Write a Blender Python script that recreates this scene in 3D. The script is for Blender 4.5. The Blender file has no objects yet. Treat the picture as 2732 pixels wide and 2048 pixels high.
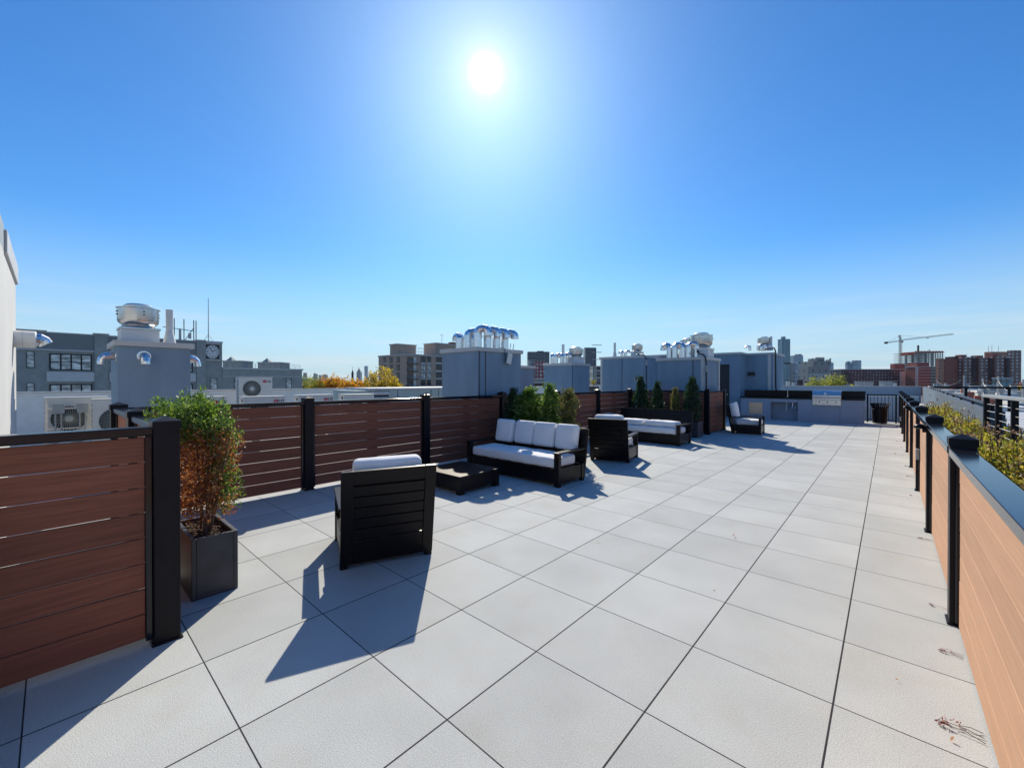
import bpy, bmesh, math, random
from mathutils import Vector, Matrix, Euler
R = math.radians
PI = math.pi
scene = bpy.context.scene
C = scene.collection
rnd = random.Random(7)

# ---------------------------------------------------------------- camera, sky, sun, exposure
EYE = 1.567
YAW, PITCH, ROLL = R(42.116), R(-0.2935), R(0.036)
FPX = 1110.577                      # focal length in pixels of the 2732 wide photograph
cam = bpy.data.cameras.new('camera')
cam.sensor_fit = 'HORIZONTAL'
cam.sensor_width = 36.0
cam.lens = FPX / 2732 * 36
cam.clip_start, cam.clip_end = 0.05, 20000
camo = bpy.data.objects.new('camera', cam)
C.objects.link(camo)
FW = Vector((-math.sin(YAW)*math.cos(PITCH), math.cos(YAW)*math.cos(PITCH), math.sin(PITCH)))
RT = Vector((math.cos(YAW), math.sin(YAW), 0))
UP = RT.cross(FW)
camo.matrix_world = Matrix((
    (RT.x, UP.x, -FW.x, 0), (RT.y, UP.y, -FW.y, 0), (RT.z, UP.z, -FW.z, EYE), (0, 0, 0, 1)))
scene.camera = camo

SUN_AZ, SUN_EL = R(-45.69), R(36.43)
SUN_DIR = Vector((math.sin(SUN_AZ)*math.cos(SUN_EL), math.cos(SUN_AZ)*math.cos(SUN_EL), math.sin(SUN_EL)))
world = bpy.data.worlds.new('World')
scene.world = world
world.use_nodes = True
wn, wl = world.node_tree.nodes, world.node_tree.links
wn.clear()
w_out = wn.new('ShaderNodeOutputWorld')
w_bg = wn.new('ShaderNodeBackground')
w_bg.inputs['Strength'].default_value = 0.085
sky = wn.new('ShaderNodeTexSky')
sky.sky_type = 'NISHITA'
sky.sun_disc = False
sky.sun_elevation = SUN_EL
sky.sun_rotation = SUN_AZ
sky.altitude = 50
sky.air_density = 1.0
sky.dust_density = 0.35
sky.ozone_density = 2.2
w_hs = wn.new('ShaderNodeHueSaturation')
w_hs.inputs['Saturation'].default_value = 1.25
w_hs.inputs['Value'].default_value = 1.0
wl.new(sky.outputs[0], w_hs.inputs['Color'])
# the sun's own disc and the bright air round it, and thin cirrus low over the horizon
w_tc = wn.new('ShaderNodeTexCoord')
w_dot = wn.new('ShaderNodeVectorMath'); w_dot.operation = 'DOT_PRODUCT'
wl.new(w_tc.outputs['Generated'], w_dot.inputs[0])
w_dot.inputs[1].default_value = SUN_DIR
def wmath(op, a, b=None):
    n = wn.new('ShaderNodeMath'); n.operation = op
    for i, v in enumerate((a, b)):
        if v is None: continue
        if isinstance(v, (int, float)): n.inputs[i].default_value = v
        else: wl.new(v, n.inputs[i])
    return n.outputs[0]
w_ang = wmath('ARCCOSINE', wmath('MINIMUM', w_dot.outputs['Value'], 1.0))
w_core = wmath('MULTIPLY', wmath('EXPONENT', wmath('MULTIPLY', wmath('POWER', wmath('DIVIDE', w_ang, R(1.3)), 2.4), -1.0)), 13.0)
w_mid = wmath('MULTIPLY', wmath('EXPONENT', wmath('MULTIPLY', wmath('POWER', wmath('DIVIDE', w_ang, R(3.0)), 2.0), -1.0)), 2.2)
w_wide = wmath('MULTIPLY', wmath('EXPONENT', wmath('MULTIPLY', wmath('DIVIDE', w_ang, R(7.0)), -1.0)), 4.0)
w_glow = wmath('ADD', wmath('ADD', w_core, w_mid), w_wide)
w_gc = wn.new('ShaderNodeVectorMath'); w_gc.operation = 'SCALE'
w_gc.inputs[0].default_value = (1.0, 0.80, 0.85)
wl.new(w_glow, w_gc.inputs['Scale'])
w_add = wn.new('ShaderNodeVectorMath'); w_add.operation = 'ADD'
# cirrus
w_sep = wn.new('ShaderNodeSeparateXYZ'); wl.new(w_tc.outputs['Generated'], w_sep.inputs[0])
w_map = wn.new('ShaderNodeMapping'); w_map.inputs['Scale'].default_value = (3.0, 3.0, 42.0)
wl.new(w_tc.outputs['Generated'], w_map.inputs[0])
w_ns = wn.new('ShaderNodeTexNoise'); w_ns.inputs['Scale'].default_value = 1.3; w_ns.inputs['Detail'].default_value = 5
wl.new(w_map.outputs[0], w_ns.inputs['Vector'])
w_rp = wn.new('ShaderNodeMapRange'); w_rp.inputs['From Min'].default_value = 0.46; w_rp.inputs['From Max'].default_value = 0.78
wl.new(w_ns.outputs['Fac'], w_rp.inputs['Value'])
w_lo = wn.new('ShaderNodeMapRange'); w_lo.inputs['From Min'].default_value = 0.17; w_lo.inputs['From Max'].default_value = 0.03
wl.new(w_sep.outputs['Z'], w_lo.inputs['Value'])
w_cf = wmath('MULTIPLY', wmath('MULTIPLY', w_rp.outputs[0], w_lo.outputs[0]), 0.8)
w_mix = wn.new('ShaderNodeMixRGB')
w_mix.inputs['Color2'].default_value = (8.2, 8.9, 9.3, 1)
w_tint = wn.new('ShaderNodeVectorMath'); w_tint.operation = 'MULTIPLY'
w_tint.inputs[1].default_value = (0.68, 1.15, 1.48)          # the deep blue of this sky
wl.new(w_hs.outputs[0], w_tint.inputs[0])
w_hz = wn.new('ShaderNodeMapRange'); w_hz.interpolation_type = 'SMOOTHSTEP'
w_hz.inputs['From Min'].default_value = 0.30; w_hz.inputs['From Max'].default_value = -0.01
w_hz.inputs['To Min'].default_value = 0.0; w_hz.inputs['To Max'].default_value = 0.85
wl.new(w_sep.outputs['Z'], w_hz.inputs['Value'])
w_pale = wn.new('ShaderNodeMixRGB'); w_pale.inputs['Color2'].default_value = (5.6, 7.3, 8.6, 1)
wl.new(w_hz.outputs[0], w_pale.inputs['Fac']); wl.new(w_tint.outputs[0], w_pale.inputs['Color1'])
wl.new(w_cf, w_mix.inputs['Fac']); wl.new(w_pale.outputs[0], w_mix.inputs['Color1'])
wl.new(w_mix.outputs[0], w_add.inputs[0]); wl.new(w_gc.outputs[0], w_add.inputs[1])
wl.new(w_add.outputs[0], w_bg.inputs['Color'])
wl.new(w_bg.outputs[0], w_out.inputs['Surface'])

sun_l = bpy.data.lights.new('sun', 'SUN')
sun_l.energy = 5.0
sun_l.angle = R(0.5)
sun_l.color = (1.0, 0.91, 0.76)
sun_o = bpy.data.objects.new('sun', sun_l)
sun_o.rotation_euler = SUN_DIR.to_track_quat('Z', 'Y').to_euler()
C.objects.link(sun_o)

vs = scene.view_settings
vs.view_transform = 'Standard'; vs.look = 'None'; vs.gamma = 1; vs.use_curve_mapping = False
vs.exposure = 0.2
scene.cycles.max_bounces = 6
scene.cycles.transparent_max_bounces = 6

# ---------------------------------------------------------------- places read off the photograph
def ray(u, v):
    return FW + RT*((u-1366)/FPX) - UP*((v-1024)/FPX)
def sp(u, v, d):
    "point at depth d metres along the view axis"
    return Vector((0, 0, EYE)) + ray(u, v)*d
def onx(u, v, X):
    r = ray(u, v); return Vector((0, 0, EYE)) + r*(X/r.x)
def ony(u, v, Y):
    r = ray(u, v); return Vector((0, 0, EYE)) + r*(Y/r.y)
def gnd(u, v, z=0.0):
    r = ray(u, v); return Vector((0, 0, EYE)) + r*((z-EYE)/r.z)

# ---------------------------------------------------------------- materials
MATS = {}
def nodes(m):
    return m.node_tree.nodes, m.node_tree.links
def mat(name, col, rough=0.6, metal=0.0, var=0.12, scale=3.0, bump=0.0, bscale=150.0, spec=0.5,
        col2=None, stretch=None, coat=0.0, detail=4.0, island=0.0):
    if name in MATS: return MATS[name]
    m = bpy.data.materials.new(name); m.use_nodes = True
    n, l = nodes(m)
    b = n['Principled BSDF']
    b.inputs['Roughness'].default_value = rough
    b.inputs['Metallic'].default_value = metal
    b.inputs['Specular IOR Level'].default_value = spec
    b.inputs['Coat Weight'].default_value = coat
    tc = n.new('ShaderNodeTexCoord')
    src = tc.outputs['Object']
    if stretch:
        mp = n.new('ShaderNodeMapping'); mp.inputs['Scale'].default_value = stretch
        l.new(src, mp.inputs[0]); src = mp.outputs[0]
    ns = n.new('ShaderNodeTexNoise'); ns.inputs['Scale'].default_value = scale; ns.inputs['Detail'].default_value = detail
    l.new(src, ns.inputs['Vector'])
    rp = n.new('ShaderNodeValToRGB')
    c2 = col2 or col
    rp.color_ramp.elements[0].position = 0.3; rp.color_ramp.elements[1].position = 0.7
    rp.color_ramp.elements[0].color = tuple(c*(1-var) for c in col)+(1,)
    rp.color_ramp.elements[1].color = tuple(min(1, c*(1+var)) for c in c2)+(1,)
    l.new(ns.outputs['Fac'], rp.inputs[0]); l.new(rp.outputs[0], b.inputs['Base Color'])
    if island:                       # every board its own tone
        ge = n.new('ShaderNodeNewGeometry'); im = n.new('ShaderNodeMapRange')
        im.inputs['To Min'].default_value = 1-island; im.inputs['To Max'].default_value = 1+island
        l.new(ge.outputs['Random Per Island'], im.inputs['Value'])
        isc = n.new('ShaderNodeVectorMath'); isc.operation = 'SCALE'
        l.new(rp.outputs[0], isc.inputs[0]); l.new(im.outputs[0], isc.inputs['Scale']); l.new(isc.outputs[0], b.inputs['Base Color'])
    if bump:
        n2 = n.new('ShaderNodeTexNoise'); n2.inputs['Scale'].default_value = bscale; n2.inputs['Detail'].default_value = 3
        l.new(src, n2.inputs['Vector'])
        bp = n.new('ShaderNodeBump'); bp.inputs['Strength'].default_value = bump; bp.inputs['Distance'].default_value = 0.01
        l.new(n2.outputs['Fac'], bp.inputs['Height']); l.new(bp.outputs[0], b.inputs['Normal'])
    MATS[name] = m
    return m

def leaf_mat(name, cols, trans=0.45):
    if name in MATS: return MATS[name]
    m = bpy.data.materials.new(name); m.use_nodes = True
    n, l = nodes(m); n.clear()
    out = n.new('ShaderNodeOutputMaterial')
    geo = n.new('ShaderNodeNewGeometry')
    rp = n.new('ShaderNodeValToRGB')
    els = rp.color_ramp.elements
    while len(els) < len(cols): els.new(0.5)
    for i, c in enumerate(cols):
        els[i].position = i/(len(cols)-1); els[i].color = tuple(c)+(1,)
    l.new(geo.outputs['Random Per Island'], rp.inputs[0])
    d = n.new('ShaderNodeBsdfDiffuse'); t = n.new('ShaderNodeBsdfTranslucent'); g = n.new('ShaderNodeBsdfGlossy')
    g.inputs['Roughness'].default_value = 0.45
    l.new(rp.outputs[0], d.inputs[0]); l.new(rp.outputs[0], t.inputs[0])
    mx = n.new('ShaderNodeMixShader'); mx.inputs[0].default_value = trans
    l.new(d.outputs[0], mx.inputs[1]); l.new(t.outputs[0], mx.inputs[2])
    m2 = n.new('ShaderNodeMixShader'); m2.inputs[0].default_value = 0.06
    l.new(mx.outputs[0], m2.inputs[1]); l.new(g.outputs[0], m2.inputs[2])
    l.new(m2.outputs[0], out.inputs[0])
    MATS[name] = m
    return m

TILE = 0.66
GX, GY = -1.29383*TILE, 2.85578*TILE
def paver_mat():
    m = bpy.data.materials.new('concrete_pavers'); m.use_nodes = True
    n, l = nodes(m); b = n['Principled BSDF']
    b.inputs['Roughness'].default_value = 0.85
    b.inputs['Specular IOR Level'].default_value = 0.35
    def mth(op, a, c=None):
        k = n.new('ShaderNodeMath'); k.operation = op
        for i, v in enumerate((a, c)):
            if v is None: continue
            if isinstance(v, (int, float)): k.inputs[i].default_value = v
            else: l.new(v, k.inputs[i])
        return k.outputs[0]
    geo = n.new('ShaderNodeNewGeometry'); sep = n.new('ShaderNodeSeparateXYZ')
    l.new(geo.outputs['Position'], sep.inputs[0])
    masks, cells = [], []
    for ax, off, half in (('X', GX, 0.0034), ('Y', GY, 0.0023)):
        t = mth('DIVIDE', mth('SUBTRACT', sep.outputs[ax], off), TILE)
        cells.append(mth('FLOOR', t))
        fr = mth('FRACT', t)
        dist = mth('MULTIPLY', mth('MINIMUM', fr, mth('SUBTRACT', 1.0, fr)), TILE)
        mr = n.new('ShaderNodeMapRange'); mr.inputs['From Min'].default_value = half; mr.inputs['From Max'].default_value = half+0.0012
        mr.inputs['To Min'].default_value = 1.0; mr.inputs['To Max'].default_value = 0.0
        l.new(dist, mr.inputs['Value']); masks.append(mr.outputs[0])
    joint = mth('MAXIMUM', masks[0], masks[1])
    cv = n.new('ShaderNodeCombineXYZ'); l.new(cells[0], cv.inputs[0]); l.new(cells[1], cv.inputs[1])
    wnz = n.new('ShaderNodeTexWhiteNoise'); wnz.noise_dimensions = '3D'; l.new(cv.outputs[0], wnz.inputs['Vector'])
    tone = n.new('ShaderNodeMapRange'); tone.inputs['To Min'].default_value = 0.92; tone.inputs['To Max'].default_value = 1.05
    l.new(wnz.outputs['Value'], tone.inputs['Value'])
    big = n.new('ShaderNodeTexNoise'); big.inputs['Scale'].default_value = 1.7; big.inputs['Detail'].default_value = 6
    vo = n.new('ShaderNodeVectorMath'); vo.operation = 'ADD'
    vs_ = n.new('ShaderNodeVectorMath'); vs_.operation = 'SCALE'; vs_.inputs['Scale'].default_value = 7.3
    l.new(wnz.outputs['Color'], vs_.inputs[0]); l.new(vs_.outputs[0], vo.inputs[0]); l.new(geo.outputs['Position'], vo.inputs[1])
    l.new(vo.outputs[0], big.inputs['Vector'])
    bt = n.new('ShaderNodeMapRange'); bt.inputs['From Min'].default_value = 0.25; bt.inputs['From Max'].default_value = 0.75
    bt.inputs['To Min'].default_value = 0.88; bt.inputs['To Max'].default_value = 1.07
    l.new(big.outputs['Fac'], bt.inputs['Value'])
    fine = n.new('ShaderNodeTexNoise'); fine.inputs['Scale'].default_value = 210; fine.inputs['Detail'].default_value = 3
    l.new(geo.outputs['Position'], fine.inputs['Vector'])
    ft = n.new('ShaderNodeMapRange'); ft.inputs['From Min'].default_value = 0.3; ft.inputs['From Max'].default_value = 0.62
    ft.inputs['To Min'].default_value = 0.68; ft.inputs['To Max'].default_value = 1.04
    l.new(fine.outputs['Fac'], ft.inputs['Value'])
    pits = n.new('ShaderNodeTexVoronoi'); pits.inputs['Scale'].default_value = 95
    l.new(geo.outputs['Position'], pits.inputs['Vector'])
    pm = n.new('ShaderNodeMapRange'); pm.inputs['From Min'].default_value = 0.06; pm.inputs['From Max'].default_value = 0.16
    pm.inputs['To Min'].default_value = 0.6; pm.inputs['To Max'].default_value = 1.0
    l.new(pits.outputs['Distance'], pm.inputs['Value'])
    k = mth('MULTIPLY', mth('MULTIPLY', tone.outputs[0], bt.outputs[0]), mth('MULTIPLY', ft.outputs[0], pm.outputs[0]))
    # yellowish water stains, some slabs more than others
    st = n.new('ShaderNodeTexNoise'); st.inputs['Scale'].default_value = 3.1; st.inputs['Detail'].default_value = 5
    l.new(vo.outputs[0], st.inputs['Vector'])
    sm = n.new('ShaderNodeMapRange'); sm.inputs['From Min'].default_value = 0.56; sm.inputs['From Max'].default_value = 0.8
    l.new(st.outputs['Fac'], sm.inputs['Value'])
    mixs = n.new('ShaderNodeMixRGB'); mixs.inputs['Color1'].default_value = (0.515, 0.535, 0.52, 1); mixs.inputs['Color2'].default_value = (0.46, 0.42, 0.33, 1)
    l.new(mth('MULTIPLY', sm.outputs[0], 0.30), mixs.inputs['Fac'])
    sc = n.new('ShaderNodeVectorMath'); sc.operation = 'SCALE'
    l.new(mixs.outputs[0], sc.inputs[0]); l.new(k, sc.inputs['Scale'])
    mj = n.new('ShaderNodeMixRGB'); mj.inputs['Color2'].default_value = (0.018, 0.019, 0.024, 1)
    l.new(joint, mj.inputs['Fac']); l.new(sc.outputs[0], mj.inputs['Color1'])
    l.new(mj.outputs[0], b.inputs['Base Color'])
    bp = n.new('ShaderNodeBump'); bp.inputs['Strength'].default_value = 0.5; bp.inputs['Distance'].default_value = 0.004
    hh = mth('SUBTRACT', mth('ADD', fine.outputs['Fac'], mth('MULTIPLY', pm.outputs[0], 0.6)), mth('MULTIPLY', joint, 1.5))
    l.new(hh, bp.inputs['Height']); l.new(bp.outputs[0], b.inputs['Normal'])
    return m

def brick_mat(name, c1, c2, mortar, scale=1.0):
    m = bpy.data.materials.new(name); m.use_nodes = True
    n, l = nodes(m); b = n['Principled BSDF']; b.inputs['Roughness'].default_value = 0.85
    tc = n.new('ShaderNodeTexCoord'); br = n.new('ShaderNodeTexBrick')
    sep = n.new('ShaderNodeSeparateXYZ'); cmb = n.new('ShaderNodeCombineXYZ'); ad = n.new('ShaderNodeMath'); ad.operation = 'ADD'
    l.new(tc.outputs['Object'], sep.inputs[0]); l.new(sep.outputs['X'], ad.inputs[0]); l.new(sep.outputs['Y'], ad.inputs[1])
    l.new(ad.outputs[0], cmb.inputs['X']); l.new(sep.outputs['Z'], cmb.inputs['Y'])
    l.new(cmb.outputs[0], br.inputs['Vector'])
    br.inputs['Scale'].default_value = scale
    br.inputs['Brick Width'].default_value = 0.6; br.inputs['Row Height'].default_value = 0.2
    br.inputs['Color1'].default_value = c1+(1,); br.inputs['Color2'].default_value = c2+(1,); br.inputs['Mortar'].default_value = mortar+(1,)
    br.inputs['Mortar Size'].default_value = 0.02
    ns = n.new('ShaderNodeTexNoise'); ns.inputs['Scale'].default_value = 0.25; l.new(tc.outputs['Object'], ns.inputs['Vector'])
    mr = n.new('ShaderNodeMapRange'); mr.inputs['To Min'].default_value = 0.75; mr.inputs['To Max'].default_value = 1.2
    l.new(ns.outputs['Fac'], mr.inputs['Value'])
    sc = n.new('ShaderNodeVectorMath'); sc.operation = 'SCALE'
    l.new(br.outputs['Color'], sc.inputs[0]); l.new(mr.outputs[0], sc.inputs['Scale']); l.new(sc.outputs[0], b.inputs['Base Color'])
    MATS[name] = m
    return m

def tower_mat(name, wall, glass, wx, wz, fx=0.6, fz=0.55, rough=0.3):
    "curtain wall with a grid of windows too small and too many to build one by one"
    m = bpy.data.materials.new(name); m.use_nodes = True
    n, l = nodes(m); b = n['Principled BSDF']; b.inputs['Roughness'].default_value = rough
    tc = n.new('ShaderNodeTexCoord'); sep = n.new('ShaderNodeSeparateXYZ'); l.new(tc.outputs['Object'], sep.inputs[0])
    def mth(op, a, c=None):
        k = n.new('ShaderNodeMath'); k.operation = op
        for i, v in enumerate((a, c)):
            if v is None: continue
            if isinstance(v, (int, float)): k.inputs[i].default_value = v
            else: l.new(v, k.inputs[i])
        return k.outputs[0]
    hx = mth('ADD', sep.outputs['X'], mth('MULTIPLY', sep.outputs['Y'], 0.93))
    ux, uz = mth('DIVIDE', hx, wx), mth('DIVIDE', sep.outputs['Z'], wz)
    inx, inz = mth('LESS_THAN', mth('FRACT', ux), fx), mth('LESS_THAN', mth('FRACT', uz), fz)
    msk = mth('MULTIPLY', inx, inz)
    cv = n.new('ShaderNodeCombineXYZ'); l.new(mth('FLOOR', ux), cv.inputs[0]); l.new(mth('FLOOR', uz), cv.inputs[1])
    wz_ = n.new('ShaderNodeTexWhiteNoise'); l.new(cv.outputs[0], wz_.inputs['Vector'])
    sc = n.new('ShaderNodeVectorMath'); sc.operation = 'SCALE'; sc.inputs[0].default_value = glass
    l.new(mth('ADD', mth('MULTIPLY', wz_.outputs['Value'], 1.3), 0.4), sc.inputs['Scale'])
    mx = n.new('ShaderNodeMixRGB'); mx.inputs['Color1'].default_value = wall+(1,)
    l.new(msk, mx.inputs['Fac']); l.new(sc.outputs[0], mx.inputs['Color2']); l.new(mx.outputs[0], b.inputs['Base Color'])
    MATS[name] = m
    return m

M_PAVER = paver_mat()
M_BOARDX = mat('shaded_composite_board', (0.22, 0.073, 0.040), rough=0.75, var=0.2, scale=9, bump=0.12, bscale=60, stretch=(0.35, 6, 9), island=0.17)  # left fences: same board as the right, shade put into a darker colour
M_BOARDT = mat('sunlit_composite_board', (0.43, 0.242, 0.142), rough=0.8, var=0.08, scale=9, bump=0.12, bscale=60, stretch=(0.35, 6, 9), island=0.07)  # right fence: same board, sunlight put into a paler tan
M_BLACK = mat('black_powder_coat', (0.006, 0.006, 0.010), rough=0.42, var=0.2, scale=12, spec=0.22)
M_RAIL = mat('black_rail_coat', (0.012, 0.012, 0.018), rough=0.14, var=0.2, scale=6, spec=0.38)
M_FURN = mat('dark_brown_furniture_paint', (0.006, 0.005, 0.0055), rough=0.36, var=0.25, scale=20, spec=0.24, bump=0.04, bscale=300)
M_FABRIC = mat('white_canvas', (0.80, 0.80, 0.79), rough=0.9, var=0.04, scale=5, bump=0.4, bscale=11, spec=0.2)
M_PLANTER = mat('dark_grey_planter', (0.045, 0.048, 0.055), rough=0.5, var=0.25, scale=7, bump=0.08, bscale=90)
M_MULCH = mat('bark_mulch', (0.10, 0.055, 0.03), rough=0.95, var=0.7, scale=45, bump=1.0, bscale=60)
M_STEM = mat('brown_stem', (0.16, 0.10, 0.065), rough=0.85, var=0.3, scale=30)
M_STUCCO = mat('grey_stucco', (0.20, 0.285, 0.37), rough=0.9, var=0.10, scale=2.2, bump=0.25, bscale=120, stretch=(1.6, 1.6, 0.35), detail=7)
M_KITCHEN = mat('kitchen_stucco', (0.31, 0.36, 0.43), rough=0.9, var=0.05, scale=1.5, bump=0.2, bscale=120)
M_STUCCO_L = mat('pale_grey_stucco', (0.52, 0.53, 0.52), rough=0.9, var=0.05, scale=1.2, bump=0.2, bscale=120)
M_TRIM = mat('light_grey_metal_coping', (0.50, 0.50, 0.49), rough=0.5, var=0.06, scale=3)
M_WHITE = mat('off_white_paint', (0.68, 0.68, 0.65), rough=0.6, var=0.06, scale=4)
M_ALU = mat('spun_aluminium', (0.62, 0.61, 0.59), rough=0.3, metal=1.0, var=0.12, scale=6)
M_GALV = mat('shiny_galvanised_duct', (0.72, 0.73, 0.75), rough=0.24, metal=1.0, var=0.08, scale=15)
M_STEEL = mat('brushed_stainless_steel', (0.6, 0.6, 0.61), rough=0.25, metal=1.0, var=0.06, scale=40, stretch=(0.2, 1, 12))
M_COPPER = mat('warm_steel_door', (0.55, 0.42, 0.33), rough=0.3, metal=1.0, var=0.06, scale=12)
M_AC = mat('ivory_condenser_casing', (0.60, 0.58, 0.53), rough=0.5, var=0.06, scale=4)
M_DARK = mat('dark_recess', (0.01, 0.012, 0.012), rough=0.8, var=0.2)
M_GRILLE = mat('pale_fan_wire', (0.52, 0.52, 0.48), rough=0.5)
M_RED = mat('red_logo', (0.45, 0.012, 0.05), rough=0.5, var=0.02)
M_INK = mat('dark_grey_lettering', (0.03, 0.03, 0.035), rough=0.6, var=0.02)
M_WHITELET = mat('white_lettering', (0.8, 0.8, 0.8), rough=0.6, var=0.02)
M_COUNTER = mat('black_granite', (0.004, 0.004, 0.006), rough=0.3, spec=0.2, var=0.5, scale=80)
M_OFFICE = mat('grey_brick_paint', (0.33, 0.34, 0.32), rough=0.85, var=0.12, scale=1.2, bump=0.2, bscale=30)
M_OFFICE_D = mat('dark_grey_frieze', (0.23, 0.24, 0.24), rough=0.85, var=0.06, scale=0.6)
M_SPANDREL = mat('pale_grey_spandrel', (0.60, 0.60, 0.58), rough=0.8, var=0.05)
M_FRAME = mat('black_window_frame', (0.01, 0.01, 0.016), rough=0.5)
M_PANE = mat('window_glass', (0.26, 0.30, 0.30), rough=0.12, var=0.6, scale=0.9, col2=(0.6, 0.64, 0.58), stretch=(1, 1, 3))
M_PANE_D = mat('dark_window_glass', (0.03, 0.035, 0.045), rough=0.1, var=0.6, scale=0.4)
M_ROOF = mat('pale_roof_membrane', (0.42, 0.42, 0.40), rough=0.9, var=0.12, scale=0.6)
M_TEAL = mat('pale_teal_unit_paint', (0.36, 0.44, 0.42), rough=0.5, var=0.05, scale=3)
M_DOOR = mat('navy_door_paint', (0.018, 0.018, 0.03), rough=0.5)
M_CONDUIT = mat('black_conduit', (0.02, 0.02, 0.022), rough=0.5)
M_GREYBOX = mat('grey_plastic_box', (0.30, 0.32, 0.32), rough=0.5)
M_CONC = mat('concrete', (0.5, 0.49, 0.46), rough=0.9, var=0.12, scale=1)
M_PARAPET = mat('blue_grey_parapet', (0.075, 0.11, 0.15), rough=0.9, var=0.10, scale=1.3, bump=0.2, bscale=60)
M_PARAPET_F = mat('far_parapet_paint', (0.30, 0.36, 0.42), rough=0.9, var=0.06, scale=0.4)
M_CABLE = mat('steel_cable', (0.7, 0.68, 0.6), rough=0.3, metal=0.6)
M_GROUND = mat('city_ground', (0.12, 0.12, 0.11), rough=0.95, var=0.35, scale=0.03)
M_ASPHALT = mat('asphalt', (0.05, 0.05, 0.052), rough=0.9, var=0.2, scale=0.5)
M_GREEN = leaf_mat('arborvitae_green', [(0.035, 0.09, 0.010), (0.09, 0.19, 0.02), (0.18, 0.30, 0.03), (0.28, 0.38, 0.05)], 0.55)
M_GREEN_Y = leaf_mat('yellowing_green', [(0.06, 0.11, 0.015), (0.13, 0.17, 0.03), (0.24, 0.22, 0.05), (0.20, 0.12, 0.04)])
M_GREEN_D = leaf_mat('deep_green', [(0.012, 0.035, 0.012), (0.025, 0.07, 0.018), (0.05, 0.11, 0.025)])
M_BROWN = leaf_mat('browned_foliage', [(0.16, 0.035, 0.010), (0.36, 0.10, 0.018), (0.50, 0.20, 0.05), (0.60, 0.36, 0.13)])
M_SEDUM = leaf_mat('sedum_leaf', [(0.20, 0.24, 0.015), (0.45, 0.46, 0.03), (0.62, 0.52, 0.07), (0.5, 0.30, 0.06)], 0.55)
M_SEED = leaf_mat('dry_flower_head', [(0.22, 0.10, 0.05), (0.35, 0.20, 0.12), (0.42, 0.30, 0.2)])
M_AUT_O = leaf_mat('orange_autumn_leaf', [(0.50, 0.17, 0.01), (0.72, 0.32, 0.012), (0.80, 0.46, 0.02), (0.50, 0.38, 0.03)], 0.55)
M_AUT_Y = leaf_mat('yellow_autumn_leaf', [(0.24, 0.20, 0.02), (0.60, 0.42, 0.03), (0.78, 0.58, 0.06)], 0.55)
M_AUT_G = leaf_mat('yellow_green_leaf', [(0.12, 0.17, 0.02), (0.32, 0.36, 0.03), (0.55, 0.48, 0.06)], 0.55)
B_TAN = brick_mat('tan_brick', (0.50, 0.34, 0.25), (0.42, 0.28, 0.20), (0.5, 0.43, 0.36), 1.0)
B_RED = brick_mat('red_brick', (0.36, 0.085, 0.06), (0.30, 0.07, 0.05), (0.3, 0.17, 0.13), 1.0)
B_DARK = brick_mat('dark_brick', (0.075, 0.045, 0.05), (0.06, 0.035, 0.04), (0.10, 0.08, 0.08), 1.0)

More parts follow.
